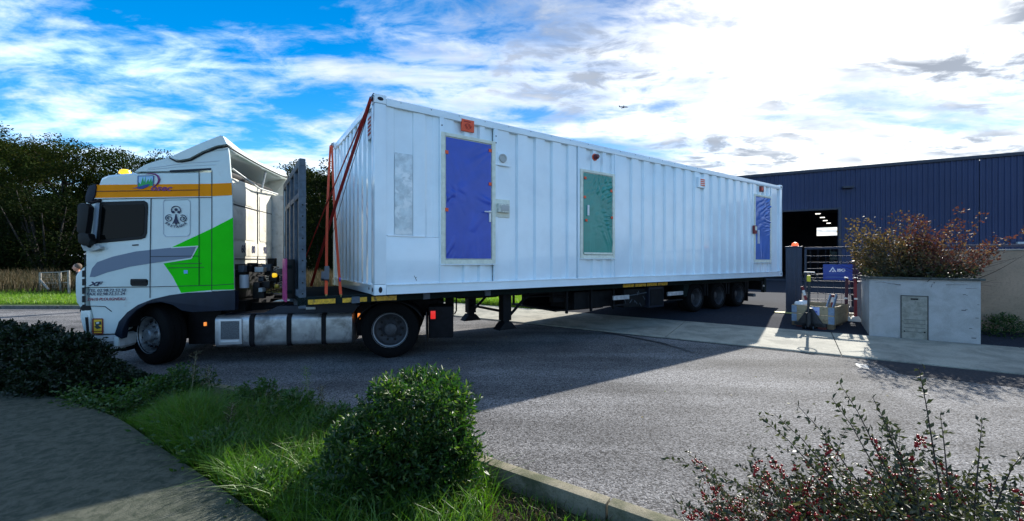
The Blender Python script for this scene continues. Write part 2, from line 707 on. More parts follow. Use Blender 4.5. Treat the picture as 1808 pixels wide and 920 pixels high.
def along(line, s0, step, gap, count):
    """pieces between arc lengths"""
    cum = [0]
    for a, b in zip(line[:-1], line[1:]):
        cum.append(cum[-1] + (b - a).length)

    def at(s):
        for i in range(len(cum) - 1):
            if s <= cum[i + 1]:
                t = (s - cum[i]) / (cum[i + 1] - cum[i])
                return line[i].lerp(line[i + 1], t)
        return line[-1]
    out = []
    for k in range(count):
        a = s0 + k * step
        out.append((at(a + gap / 2), at(a + step - gap / 2)))
    return out


for i, (a, b) in enumerate(along(KL, 8.0, 1.0, .014, 22)):
    d = (b - a)
    ang = math.atan2(d.y, d.x)
    l = d.length
    bb = B().box(0, l, -.052, .052, -.20, .055 + random.uniform(-.006, .006), .016)
    o = bb.obj("kerb_stone", M_KERB, kerb, loc=(a.x, a.y, random.uniform(-.003, .003)), rot=(random.uniform(-.02, .02), 0, ang))

# --- far side: gutter lip, concrete pavement slabs, driveway
M_DARKJ = mat("gutter_joint", (.03, .032, .035), .9)
gline = along(GL, 8, 2.0, 0, 24)
pav = empty("pavement")
pav['kind'] = 'structure'
# pavement only right of the meadow corner; slabs follow the road direction
r0 = -13.0
widths = []
x = 18.0
cuts = [18, 15, 12, 9, 6.2, 3.4, .75, -2.2, -5.2, -8.0, -10.6, -12.9]
for ra, rb in zip(cuts[:-1], cuts[1:]):
    b = B()
    # slab with lip at the gutter (0.02), rising to 0.12 at the back
    g = .007
    lo, hi = rb + g, ra - g
    prof = [(9.10, -.10), (9.10, .028), (9.12, .036), (11.13, .125), (11.13, -.10)]
    b.prism([(p, q) for p, q in prof], lo, hi, 'x', .004)
    o = b.obj("slab", M_PAVE, pav, smooth=False)
    o.rotation_euler = (0, 0, RD_A)
# joint filler below the slabs
b = B().prism([(9.05, -.11), (9.05, .008), (9.15, .012), (11.2, .10), (11.2, -.11)], -12.9, 18, 'x')
o = b.obj("joint_filler", M_DARKJ, pav, smooth=False)
o.rotation_euler = (0, 0, RD_A)

# driveway and yard behind the pavement
b = B()
yr = [(-6.7, 60), (60, 60)]
b.poly([RN(-6.7, 11.13, .121), RN(24, 11.13, .121), RN(24, 12.4, .24), RN(-6.7, 12.4, .24)])
b.poly([RN(-6.7, 12.4, .24), RN(24, 12.4, .24), RN(60, 60, .26), RN(-20, 60, .26)])
bmesh.ops.remove_doubles(b.bm, verts=b.bm.verts, dist=.001)
o = b.obj("driveway", M_YARD, smooth=False)
o['kind'] = 'structure'

# grass verge beyond the road (left) : raised a little, with a shallow ditch
def verge():
    A = GL
    rows = [(0.05, .10), (.3, .13), (2.2, .16), (2.7, .06), (3.3, .10), (4.2, .30), (8, .5), (18, .7), (70, 1.0)]
    sel = [i for i, p in enumerate(A) if p.x < -1.6]
    V, F = [], []
    lines = [offset(A, d) for d, z in rows]
    m = len(sel)
    for (d, z), ln in zip(rows, lines):
        for i in sel:
            p = ln[i]
            V.append((p.x, p.y, z))
    for j in range(len(rows) - 1):
        for i in range(m - 1):
            F.append((j * m + i, j * m + i + 1, (j + 1) * m + i + 1, (j + 1) * m + i))
    return V, F


M_VERGE = ground_mat("verge_turf", (.04, .085, .014), (.06, .10, .02), (.03, .055, .012), 1.2, .05)
V, F = [], []
# the meadow: boundary runs along the gutter on the left, along the back of the pavement to the driveway on the right
gl = [p for p in GL if p.x < -2.0 and p.x > -61]
first = [RN(-6.7, 11.17), RN(-8.5, 11.17), RN(-10.6, 11.17), RN(-12.6, 11.17)]
edge = first + [p for p in gl if p.x < first[-1].x - .3]
rows = [(0, .11), (.25, .14), (2.0, .16), (2.6, .04), (3.2, .08), (4.4, .28), (9, .42), (20, .6), (60, .9)]
nn = len(edge)
for d, z in rows:
    for i, p in enumerate(edge):
        t = (edge[min(i + 1, nn - 1)] - edge[max(i - 1, 0)]).normalized()
        q = p + Vector((0, 1, 0)) * d * (1.0 if p.x < -6 else 1.15)
        V.append((q.x, q.y, z))
for j in range(len(rows) - 1):
    for i in range(nn - 1):
        F.append((j * nn + i, j * nn + i + 1, (j + 1) * nn + i + 1, (j + 1) * nn + i))
me = bpy.data.meshes.new("grass_verge")
me.from_pydata(V, [], F)
bm = bmesh.new()
bm.from_mesh(me)
bmesh.ops.recalc_face_normals(bm, faces=bm.faces)
bm.faces.ensure_lookup_table()
if bm.faces[0].normal.z < 0:
    bmesh.ops.reverse_faces(bm, faces=bm.faces)
bm.to_mesh(me)
bm.free()
o = link("grass_verge", me, M_VERGE)
o['kind'] = 'structure'
# dark far kerb on the left
fk = empty("far_kerb")
fk['kind'] = 'structure'
M_FKERB = concrete_mat("dark_kerb", (.14, .14, .13), (.07, .07, .06), 2)
cl = [p for p in GL if p.x < -3.7]
for a, b_ in along(cl, 0, 2.0, .02, 22):
    d = b_ - a
    B().box(0, d.length, -.08, .08, -.05, .11, .01).obj("kerb_stone", M_FKERB, fk, loc=(a.x, a.y, 0), rot=(0, 0, math.atan2(d.y, d.x)))

# tar-sealed crack and a paint patch on the road
M_TAR = mat("tar", (.012, .012, .015), .45, noise=(20, .3))
M_PAINT = mat("road_paint", (.42, .42, .40), .7, noise=(30, .35), dirt=((.12, .12, .12), 12, .45, .62))
ct = [(2.12, 9.45), (2.5, 9.05), (2.75, 8.72), (3.0, 8.3), (3.2, 7.75), (3.32, 7.35)]
b = B()
prev = None
ptsL, ptsR = [], []
for i in range(len(ct) * 4 - 3):
    t = i / 4
    a_, b_ = ct[min(int(t), len(ct) - 2)], ct[min(int(t) + 1, len(ct) - 1)]
    f = t - min(int(t), len(ct) - 2)
    px_, py_ = a_[0] + (b_[0] - a_[0]) * f + random.uniform(-.02, .02), a_[1] + (b_[1] - a_[1]) * f
    w_ = random.uniform(.025, .06)
    ptsL.append((px_ - w_, py_ - w_ * .5, .004))
    ptsR.append((px_ + w_, py_ + w_ * .5, .004))
for i in range(len(ptsL) - 1):
    b.poly([ptsL[i], ptsL[i + 1], ptsR[i + 1], ptsR[i]])
bmesh.ops.remove_doubles(b.bm, verts=b.bm.verts, dist=.0005)
o = b.obj("tar_crack_seal", M_TAR, smooth=False)
o['kind'] = 'structure'
b = B()
pp = [(5.62, 6.64), (5.72, 6.55), (5.62, 6.40), (5.52, 6.28), (5.44, 6.36), (5.52, 6.52)]
b.poly([(p[0], p[1], .0045) for p in pp])
o = b.obj("paint_patch", M_PAINT, smooth=False)
o['kind'] = 'structure'
# repair strip of smoother darker asphalt along the gutter on the right
M_PATCH = mat("patched_asphalt", (.04, .04, .045), .9, spec=.1, noise=(25, .35), bump=(80, .5, .003))
b = B()
b.poly([RN(1.35, 8.2, .004), RN(18, 8.05, .004), RN(18, 9.06, .004), RN(1.15, 9.07, .004)])
o = b.obj("asphalt_repair_strip", M_PATCH, smooth=False)
o['kind'] = 'structure'

# ================================================================== TRACTOR UNIT
M_WHITE = mat("cab_white_paint", (.60, .68, .66), .28, coat=.5, noise=(3, .05), dirt=((.42, .43, .40), 2.2, .58, .8))
M_LGREY = mat("pale_grey_plastic", (.45, .48, .48), .5, noise=(8, .12), dirt=((.2, .2, .19), 5, .5, .75))
M_ORANGE = mat("orange_livery", (.95, .29, .003), .5, spec=.1, noise=(3, .05))
M_GREEN = mat("green_livery", (.015, .62, .004), .5, spec=.1, noise=(3, .06))
M_SLATE = mat("slate_livery", (.14, .18, .25), .35)
M_NAVY = mat("navy_plastic", (.008, .014, .028), .5, spec=.3, noise=(6, .2))
M_BLACK = mat("black_plastic", (.006, .006, .007), .5, spec=.3)
M_RUBBER = mat("tyre_rubber", (.0035, .0035, .004), .85, spec=.15, noise=(30, .25), bump=(60, .3, .003))
M_GLASS = mat("dark_cab_glass", (.002, .003, .003), .10, spec=.10)
M_GAP = mat("panel_gap", (.02, .022, .03), .8)
M_STEEL = mat("dull_aluminium", (.42, .43, .44), .42, metal=.75, noise=(5, .25), dirt=((.16, .16, .16), 3, .45, .7))
M_GALV = mat("galvanised_steel", (.085, .11, .14), .6, metal=.1, spec=.3, noise=(14, .3), dirt=((.12, .14, .17), 4, .45, .75))
M_CHASS = mat("chassis_black", (.006, .006, .008), .7, spec=.2, noise=(12, .4))
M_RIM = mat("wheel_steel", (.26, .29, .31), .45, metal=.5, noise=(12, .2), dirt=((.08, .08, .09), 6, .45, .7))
M_RIMD = mat("dark_rim_steel", (.05, .052, .06), .6, noise=(12, .4))
M_YEL = mat("yellow_lens", (.95, .62, .02), .3, emit=((1, .6, .02), .35))
M_RED = mat("red_lens", (.75, .02, .02), .3, emit=((1, .03, .02), .25))
M_AMB = mat("amber_lens", (.8, .25, .05), .3, emit=((1, .3, .05), .4))
M_TXT_N = mat("navy_lettering", (.01, .015, .06), .5)
M_TXT_R = mat("dark_red_lettering", (.25, .01, .03), .5)
M_TXT_P = mat("purple_lettering", (.22, .03, .16), .5)
M_CREAM = mat("sunlit_cab_cream", (.66, .64, .56), .35, noise=(4, .06), dirt=((.40, .38, .32), 2.5, .5, .75))  # cab white warmed to cream, sunlight put into the colour

truck = empty("tractor_unit", TR_O, TR_A, "white semi tractor unit with orange band, green panel and grey swoosh on its cab", "truck")
WH = 2.45


def TP(pts, w=0.0):
    return [T(x, y, w) for x, y in pts]


# --- cab body: lofted from side outline, corners drawn in
outline = [(374, 516), (330, 517), (300, 521), (270, 528), (245, 538), (226, 551), (211, 568), (204, 589), (160, 590), (157, 560),
           (151, 540), (149, 500), (150, 440), (153, 405), (158, 370), (165, 345), (168, 326), (174, 313), (186, 308), (238, 303), (300, 301), (374, 300)]
side = TP(outline)
smin = min(p[0] for p in side)
zmax = max(p[1] for p in side)


def inset(p, k, dx, dz):
    s_, z_ = p
    f = max(0, 1 - (s_ - smin) / .9)
    g = max(0, 1 - (zmax - z_) / .5)
    return (s_ + dx * f, z_ - dz * g)


def cab_ring(w, dx, dz):
    return [(inset(p, 0, dx, dz)[0], w, inset(p, 0, dx, dz)[1]) for p in side]


b = B().loft([cab_ring(0, .07, .05), cab_ring(.07, .0, .0), cab_ring(.3, -.05, .04), cab_ring(.8, -.10, .06), cab_ring(WH - .8, -.10, .06), cab_ring(WH - .3, -.05, .04), cab_ring(WH - .07, 0, 0), cab_ring(WH, .07, .05)])
cab = b.obj("cab", M_WHITE, truck, ang=30)


def decal(name, pts, m, parent=truck, y=-.004, th=.003, bev=0):
    """thin proud panel on the cab side from measured outline"""
    q = TP(pts)
    return B().prism(q, y, y + th, 'y').obj(name, m, parent, smooth=False)


def line(pts, wd=.008, y=-.005, th=.004, b=None):
    q = TP(pts)
    for (a0, c0), (a1, c1) in zip(q[:-1], q[1:]):
        d = Vector((a1 - a0, 0, c1 - c0)).normalized()
        n = Vector((-d.z, 0, d.x)) * wd / 2
        b.prism([(a0 - n.x, c0 - n.z), (a1 - n.x, c1 - n.z), (a1 + n.x, c1 + n.z), (a0 + n.x, c0 + n.z)], y, y + th, 'y')
    return b


decal("orange_band", [(169, 326.5), (374, 324.5), (374, 346.5), (163, 350)], M_ORANGE)
decal("swoosh", [(159, 489), (163, 474), (172, 463), (200, 453), (240, 444), (300, 437.5), (346, 436), (338, 455), (280, 463), (230, 471), (190, 481), (168, 489)], M_SLATE, y=-.007)
decal("green_panel", [(303, 437), (330, 424), (352, 414), (374, 403.5), (374, 512), (320, 517), (305, 488), (288, 464), (338, 457), (350, 434.5)], M_GREEN, y=-.0045)
b = B()
for pl, w_ in (([(350, 434.5), (338, 456.5), (288, 464.5)], .014), ([(303, 437.5), (350, 434.7)], .014), ([(165, 351), (374, 347.8)], .02)):
    line(pl, w_, y=-.0095, b=b)
b.obj("pinstripe", M_WHITE, truck, smooth=False)
# panel gaps
b = B()
for pl in ([(267.5, 350), (266, 430), (265.5, 526)], [(151, 507.5), (265, 506.5), (374, 503.5)], [(352, 300), (352, 503)], [(165, 351.8), (374, 348.6)],
           [(170, 338), (352, 335.5)], [(151, 440), (151, 540)], [(266, 453), (352, 452)], [(352, 452), (352, 504)],
           [(151, 540), (186, 541), (198, 550)]):
    line(pl, .009, y=-.0115, b=b)
b.obj("panel_gaps", M_GAP, truck, smooth=False)
b = B()
line([(301, 466), (357, 465)], .012, -.008, b=b)
line([(297, 473), (361, 472)], .012, -.008, b=b)
b.obj("dark_green_stripes", mat("dark_green_print", (.01, .12, .01), .5), truck, smooth=False)
decal("phone_mark", [(325, 477), (332, 477), (332, 483), (325, 483)], mat("pale_blue_print", (.15, .45, .75), .5), y=-.009)

# --- door window with dark surround, handle
door = decal("door", [(153, 356), (265.5, 352), (264, 505.5), (152.5, 506.5)], M_WHITE, y=-.0035, th=.004)
# the swoosh passes over the door: keep the door skin behind it
win = [(176, 357), (255, 354.5), (261, 358), (262, 366), (260, 412), (257, 420), (250, 422.5), (170, 430), (168, 426)]
B().prism(TP(win), -.016, .002, 'y').obj("window_surround", M_BLACK, door, smooth=False)
gl_ = [(182, 363), (254, 361), (257, 366), (255, 412), (250, 417), (178, 424)]
B().prism(TP(gl_), -.020, -.016, 'y').obj("window_glass", M_GLASS, door, smooth=False)
hh = TP([(232, 492.5), (259, 492.5), (262, 495), (262, 502), (259, 505), (234, 505), (231, 502), (231, 495)])
B().prism(hh, -.012, .01, 'y').obj("handle_recess", M_BLACK, door, smooth=False)
q = TP([(233, 494.5), (260, 494.5), (260, 498), (233, 498)])
B().prism(q, -.03, -.012, 'y', .004).obj("door_handle", M_BLACK, door)
q = TP([(234, 432), (245, 431.3), (245, 433.6), (234, 434)])
B().prism(q, -.010, -.003, 'y').obj("keyhole_slot", M_BLACK, door, smooth=False)

# --- sleeper window recess with the emblem
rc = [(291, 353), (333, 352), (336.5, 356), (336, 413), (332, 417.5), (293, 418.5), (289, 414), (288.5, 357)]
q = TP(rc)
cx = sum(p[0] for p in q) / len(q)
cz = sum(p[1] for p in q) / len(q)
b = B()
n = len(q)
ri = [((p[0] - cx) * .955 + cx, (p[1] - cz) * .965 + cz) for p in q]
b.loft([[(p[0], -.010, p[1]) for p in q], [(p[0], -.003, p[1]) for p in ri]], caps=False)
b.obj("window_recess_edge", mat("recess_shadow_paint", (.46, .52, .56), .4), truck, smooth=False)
ec = T(311.5, 381)
em = B()


def spiral(b, c, r, turns, a0, sgn, rad=.006):
    pts = []
    for i in range(30):
        t = i / 29
        a = a0 + sgn * turns * 2 * math.pi * t
        rr = r * (1 - .8 * t)
        pts.append((c[0] + rr * math.cos(a), -.0125, c[1] + rr * math.sin(a)))
    b.tube(pts, rad, 5)


es = .0087  # metres per photo pixel there
spiral(em, (ec[0] - 11 * es, ec[1] - 5 * es), 6.8 * es, 1.6, R(60), 1)
spiral(em, (ec[0] + 11 * es, ec[1] - 5 * es), 6.8 * es, 1.6, R(120), -1)
pts = [(ec[0] + 7.3 * es * math.cos(a), -.0125, ec[1] + 10 * es + 7.3 * es * math.sin(a)) for a in [R(x) for x in range(-40, 222, 12)]]
em.tube(pts, .006, 5)


def epoly(P_):
    em.prism([(ec[0] + x * es, ec[1] + y * es) for x, y in P_], -.0155, -.010, 'y')


def disc(x, y, r):
    epoly([(x + r * math.cos(a * math.pi / 6), y + r * math.sin(a * math.pi / 6)) for a in range(12)])


disc(0, 11, 2.6)
disc(-4.6, 6.5, 2.4)
disc(4.6, 6.5, 2.4)
epoly([(-.6, 3), (.6, 3), (2.2, -6), (6, -15.5), (2.2, -12.5), (0, -18), (-2.2, -12.5), (-6, -15.5), (-2.2, -6)])
em.obj("hermine_emblem", M_TXT_N, truck, smooth=False)
word = "BRETAGNE"
for i, ch in enumerate(word):
    a = R(-90 + (i - 3.5) * 13.5)
    rr = 20.5 * es
    me = text_mesh(ch, .052, thick=.001, bold=.001)
    link("emblem_letter", me, M_TXT_N, truck, (ec[0] + rr * math.cos(a) * 1.0, -.0145, ec[1] - 0 * es + rr * math.sin(a) * .98 + 0), (R(90), -(a + R(90)), 0))

# --- company logo on the band
lg = B().prism(TP([(244.5, 311), (272, 310.5), (271, 328), (243.5, 331)]), -.0085, -.004, 'y').obj("logo_picture", mat("logo_sky_blue", (.35, .6, .8), .5), truck, smooth=False)
b = B()
for P_ in ([(244, 331), (246, 322), (249, 326), (253, 313), (255, 322), (258, 312), (258, 330)], [(256, 330), (260, 320), (263, 316), (264, 322), (268, 314), (268.5, 322), (271, 316), (271, 328)]):
    b.prism(TP(P_), -.0105, -.0085, 'y')
b.obj("logo_leaves", mat("logo_green", (.02, .35, .08), .5), lg, smooth=False)
b = B()
line([(244.5, 331), (244.5, 311), (272, 310.5), (271, 329)], .010, -.013, .002, b=b)
b.obj("logo_frame", mat("logo_navy", (.02, .05, .25), .5), lg, smooth=False)
b = B().prism(TP([(234, 333), (246, 330), (258, 326), (266, 325), (262, 330), (252, 334), (243, 334), (247, 332)]), -.0125, -.0105, 'y')
b.obj("logo_wave", MATS["logo_navy"], lg, smooth=False)
b = B()
arc = [(258, 307.5), (266, 306.8), (274, 307.5), (279.5, 311), (282, 317), (280, 323), (275, 328), (270, 331)]
qa = TP(arc)
b.tube([(p[0], -.010, p[1]) for p in qa], [.004, .007, .010, .014, .016, .012, .008, .004], 5)
b.obj("logo_swirl", M_TXT_P, lg, smooth=False)
c0 = T(287, 332.5)
text("logo_lettering", "osec", .125, M_TXT_P, truck, (c0[0] - .02, -.013, c0[1]), (R(90), 0, 0), shear=.35, bold=.003, sx=1.25)
c0 = T(276, 331)

# --- lettering on the door
for s_, x, y, size, mm, nm in (("TEL 02.98.72.52.50", 190, 512.8, .062, M_TXT_N, "phone_lettering"), ("FAX 02.98.72.51.24", 188, 519, .062, M_TXT_N, "fax_lettering"),
                               ("29610 PLOUIGNEAU", 189, 528.2, .062, M_TXT_R, "town_lettering")):
    c0 = T(x, y)
    me = text_mesh(s_, size, thick=.001, bold=.0006, shear=.12)
    wd = max(v.co.x for v in me.vertices) - min(v.co.x for v in me.vertices)
    tgt = T(223, y)[0] - T(156, y)[0]
    me.transform(Matrix.Diagonal((tgt / wd, 1, 1, 1)))
    link(nm, me, mm, truck, (c0[0], -.013, c0[1]), (R(90), 0, R(0)))
c0 = T(168, 501.5)
text("model_lettering", "XF", .085, M_TXT_N, truck, (c0[0], -.010, c0[1]), (R(90), 0, 0), shear=.4, bold=.004, sx=1.5)
# blind-spot warning sticker
q = TP([(165, 563), (182, 563), (182, 589), (165, 589)])
st = B().prism(q, -.008, .0, 'y').obj("warning_sticker", mat("sticker_yellow", (.75, .45, .03), .5), truck, smooth=False)
b = B()
line([(165, 563), (182, 563), (182, 589), (165, 589), (165, 563)], .02, -.0105, .002, b=b)
b.obj("sticker_border", mat("sticker_maroon", (.18, .03, .02), .5), st, smooth=False)
b = B()
b.prism(TP([(168, 569), (179, 567), (180, 573), (170, 575)]), -.0105, -.008, 'y')
b.prism(TP([(167, 576), (174, 574), (180, 579), (172, 581)]), -.0105, -.008, 'y')
b.obj("sticker_picture", mat("sticker_dark", (.03, .05, .04), .5), st, smooth=False)
B().prism(TP([(171, 569), (176, 568), (176, 571), (171, 572)]), -.012, -.0105, 'y').obj("sticker_van", M_WHITE, st, smooth=False)
c0 = T(173.5, 585)
text("sticker_text", "ANGLES MORTS", .022, MATS["sticker_maroon"], st, (c0[0], -.010, c0[1]), (R(90), 0, 0), bold=.001)

# --- front corner panel with vents, grille front, bumper, step
q = TP([(131, 488), (135, 481), (149, 469), (150, 545), (139, 543), (133, 534), (131, 520)])
gr = B().prism(q, .01, WH - .01, 'y', .05).obj("grille_panel", M_WHITE, truck)
b = B()
for yy in range(478, 540, 15):
    b.prism(TP([(145, yy), (149.5, yy - .8), (149.5, yy + 10.5), (145, yy + 11)]), -.002, .02, 'y')
b.obj("side_vents", M_BLACK, gr, smooth=False)
q = TP([(142, 546), (160, 547), (160, 592), (157, 604), (151, 604), (146, 580), (141, 560)])
bp = B().prism(q, -.005, WH + .005, 'y', .04).obj("front_bumper", M_WHITE, truck)
B().prism(TP([(152, 560), (156, 560), (158, 588), (155, 590)]), -.02, .02, 'y').obj("fog_lamp_slot", M_BLACK, bp, smooth=False)
B().prism(TP([(143, 541), (158, 541), (159, 548), (141, 549)]), .0, WH, 'y').obj("bumper_seam", M_BLACK, bp, smooth=False)
q = TP([(157, 593), (204, 591.5), (211, 594), (211, 612), (206, 617), (170, 617), (156, 611), (153, 602)])
B().prism(q, .0, WH, 'y', .02).obj("lower_step", M_LGREY, truck)
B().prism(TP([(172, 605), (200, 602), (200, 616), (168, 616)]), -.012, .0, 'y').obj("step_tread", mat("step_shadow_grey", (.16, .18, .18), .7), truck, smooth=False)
B().prism(TP([(203, 595), (211, 595), (211, 611), (203, 611)]), -.02, .01, 'y', .01).obj("step_cap", M_WHITE, truck)
# dark wheel arch and side skirt
ar_o = [(204, 589), (211, 568), (226, 551), (245, 538), (270, 528), (300, 521), (330, 517), (374, 515), (416, 513), (416, 547), (340, 551), (322, 548),
        (306, 538), (285, 533), (262, 536), (243, 547), (228, 562), (219, 580), (216, 598), (205, 592)]
B().prism(TP(ar_o), -.02, .10, 'y', .008).obj("wheel_arch_skirt", M_NAVY, truck)
q = TP([(219, 580), (228, 562), (243, 547), (262, 536), (285, 533), (306, 538), (322, 548)])
B().loft([[(p[0], .05, p[1]) for p in q], [(p[0], .6, p[1]) for p in q]], close=False, caps=False).obj("wheel_arch_liner", M_BLACK, truck)
B().box(T(225, 550)[0], T(374, 550)[0] + .25, .55, 1.9, .35, .98, .02).obj("engine_block", M_CHASS, truck)
# --- roof line: marker, beacon, visor, mirrors
c0 = T(221, 303.5, .45)
B().lathe([(0, .05), (.04, .048), (.065, .035), (.08, .0), (.08, -.02)], 20, 'z', (c0[0], .45, c0[1] - .01)).obj("roof_beacon", M_YEL, truck)
B().lathe([(0, .075), (.05, .072), (.085, .05), (.10, .0), (.10, -.02)], 20, 'z', (c0[0], WH - .45, c0[1] - .0)).obj("roof_beacon", M_YEL, truck)
q = TP([(153, 346), (156, 335), (160, 328), (170, 325), (172, 330), (170, 345), (165, 356), (158, 360), (152, 356)])
B().prism(q, -.03, WH + .03, 'y', .03).obj("sun_visor", M_NAVY, truck)


def mirror(yo, sg):
    mb = B()
    q = TP([(141, 363), (145, 359), (157, 360), (162, 366), (160, 385), (156, 412), (146, 415), (139, 408)], -.13)
    y0, y1 = (yo - .18, yo - .07) if sg < 0 else (yo + .06, yo + .30)
    mb.prism(q, y0, y1, 'y', .035)
    m1 = mb.obj("door_mirror", M_BLACK, truck)
    q2 = TP([(138, 415), (143, 408), (157, 413), (161, 424), (158, 433), (147, 434), (139, 428)], -.16)
    B().prism(q2, y0, y1 + .02, 'y', .03).obj("wide_angle_mirror", M_BLACK, m1)
    a_ = T(156, 358, -.16)
    e_ = T(178, 354)
    B().tube([(a_[0], (y0 + y1) / 2, a_[1]), (e_[0], yo, e_[1])], .022, 8).obj("mirror_arm", M_BLACK, m1)
    a_ = T(152, 432, -.16)
    q3 = T(172, 440)
    B().tube([(a_[0], (y0 + y1) / 2, a_[1]), (q3[0] - .05, yo - .0, q3[1])], .028, 8).obj("mirror_arm", M_BLACK, m1)
    return m1


mirror(0.0, -1)
mirror(WH, 1)
# near mirror's white lower shell
q = TP([(151, 432), (170, 430), (186, 436), (184, 440), (172, 444), (156, 443)])
B().prism(q, -.09, -.005, 'y', .02).obj("mirror_foot", M_LGREY, truck)
# A pillar, light strip between mirror and window
B().prism(TP([(171, 360), (178, 358), (174, 400), (171, 427), (165, 428), (168, 400)]), -.03, -.004, 'y', .006).obj("a_pillar_trim", mat("pillar_blue_grey", (.28, .36, .44), .3), truck)

# --- side deflectors behind the cab (near and far)
ext = [(374, 300), (392, 281), (404, 262), (406, 275), (408, 300), (411, 330), (412, 380), (413.5, 440), (415, 512), (374, 514)]
q = TP(ext)


def deflector(name, y, out):
    b = B()
    def bow(s_):
        f = (s_ - q[0][0]) / .42
        return y + out * .03 * max(0, f)
    ra = [(p[0], bow(p[0]), p[1]) for p in q]
    rb = [(p[0], bow(p[0]) - out * .03, p[1]) for p in q]
    b.loft([ra, rb])
    return b.obj(name, M_WHITE if out < 0 else M_CREAM, truck, smooth=False)


sd1 = deflector("side_deflector", -.002, -1)
sd2 = deflector("side_deflector", WH + .002, 1)


def on_def(pts, m, name, th=.003, off=.004):
    qq = TP(pts)
    b = B()
    ra = [(p[0], -.002 - .03 * max(0, (p[0] - q[0][0]) / .42) - off, p[1]) for p in qq]
    rb = [(p[0], -.002 - .03 * max(0, (p[0] - q[0][0]) / .42) - off + th, p[1]) for p in qq]
    b.loft([ra, rb])
    return b.obj(name, m, sd1, smooth=False)


on_def([(374.5, 324.5), (410.6, 323.5), (411.2, 345), (374.5, 346.5)], M_ORANGE, "orange_band")
on_def([(374.5, 403.5), (412.8, 384.5), (414.8, 511), (374.5, 512)], M_GREEN, "green_panel")
on_def([(373.8, 301), (375, 301), (375, 513), (373.8, 513)], M_GAP, "panel_gap", off=.007)
on_def([(375, 503.4), (414.5, 500.5), (414.5, 501.6), (375, 504.4)], M_GAP, "panel_gap", off=.007)

# --- roof air deflector: hollow shell, open at the back
top_c = TP([(238, 303), (246, 297), (258, 290), (280, 283), (305, 277), (345, 268), (375, 264), (404, 260)])
N_ = 9


def roof_row(w):
    t = w / WH
    edge_ = 4 * t * (1 - t)
    out = []
    for i, (s_, z_) in enumerate(top_c):
        f = i / (len(top_c) - 1)
        out.append((s_ - .12 * edge_ * (1 - f), w, z_ + .10 * edge_ * (1 - f) - .03 * f * edge_))
    return out


rows_ = [roof_row(WH * i / (N_ - 1)) for i in range(N_)]
b = B().loft(rows_, close=False, caps=False)
sh = b.obj("roof_deflector", M_WHITE, truck, ang=50)
sm = sh.modifiers.new("shell", 'SOLIDIFY')
sm.thickness = .035
sm.offset = -1
# its two side cheeks
ck = TP([(238, 303), (258, 290), (280, 283), (305, 277), (345, 268), (375, 264), (404, 260), (404, 262), (392, 281), (374, 301)])
B().prism(ck, .0, .03, 'y').obj("deflector_cheek", M_WHITE, sh, smooth=False)
B().prism(ck, WH - .03, WH, 'y').obj("deflector_cheek", M_CREAM, sh, smooth=False)
b = B()
line([(300, 302.5), (373, 298.5)], .03, -.006, .006, b=b)
b.obj("deflector_gap", M_GAP, sh, smooth=False)
b = B()
line([(262, 297), (330, 288), (404, 283)], .012, -.004, .004, b=b)
line([(260, 300), (330, 293), (404, 290)], .008, -.004, .004, b=b)
b.obj("deflector_crease", mat("crease_grey", (.5, .56, .6), .4), sh, smooth=False)
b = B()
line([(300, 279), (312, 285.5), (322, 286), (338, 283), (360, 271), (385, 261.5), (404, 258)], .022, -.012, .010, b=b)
b.obj("spoiler_shadow_line", M_GAP, sh, smooth=False)  # dark strip laid on for the shade under the spoiler lip
# raised spoiler lip across the roof
lip = TP([(305, 279), (330, 267), (360, 254), (393, 241), (397, 242), (404, 256), (385, 259), (360, 269), (338, 281), (322, 284), (313, 283)])
b = B()
rings = []
for w_, k_ in ((-.06, 1), (.02, 1), (.5, .96), (1.22, .93), (WH - .5, .96), (WH - .02, 1), (WH + .03, 1)):
    rings.append([(s_, w_, z_ - (1 - k_) * 1.6) for s_, z_ in lip])
b.loft(rings)
lp = b.obj("roof_spoiler", M_WHITE, truck, ang=30)
b = B()
ee = T(404, 261)
b.tube([(ee[0] + .005, WH * i / 8, rows_[i][-1][2] + .0) for i in range(9)], .014, 6)
b.obj("deflector_rear_trim", M_BLACK, sh)

# --- back wall of the cab with stamped panels
SB = .945
roof_z = T(374, 300)[1]
back = B().box(.86, SB, .03, WH - .03, 1.15, roof_z - .03, .03).obj("cab_back_wall", M_CREAM, truck)


def bp_(y0, y1, z0, z1, name="stamped_panel", th=.009, r=.05, m=M_CREAM, parent=back):
    pr = []
    for cx_, cy_, a0 in ((y1 - r, z1 - r, 0), (y0 + r, z1 - r, 90), (y0 + r, z0 + r, 180), (y1 - r, z0 + r, 270)):
        for a in (0, 30, 60, 90):
            pr.append((cx_ + r * math.cos(R(a0 + a)), cy_ + r * math.sin(R(a0 + a))))
    return B().prism(pr, SB, SB + th, 'x', .006).obj(name, m, parent)


bp_(.35, 1.28, 2.05, 2.62)
bp_(.45, 1.2, 2.68, 3.0)
bp_(1.45, 2.3, 2.05, 2.95)
bp_(.4, 2.2, 1.76, 2.0)
for w_, s_ in ((.78, "60"), (1.18, "80"), (1.68, "90")):
    text("speed_sticker", s_, .19, M_TXT_N, back, (SB + .013, w_, 1.88), (R(90), 0, R(90)), bold=.006, sx=.75)
b = B()
b.box(SB, SB + .012, .1, WH - .1, 2.64, 2.655)
b.box(SB, SB + .012, 1.36, 1.375, 1.2, 3.0)
b.box(SB, SB + .012, .1, WH - .1, 1.70, 1.715)
b.obj("seam", M_GAP, back, smooth=False)
bp_(.4, 1.7, 1.02, 1.62, "service_opening", .012, .06, M_BLACK)
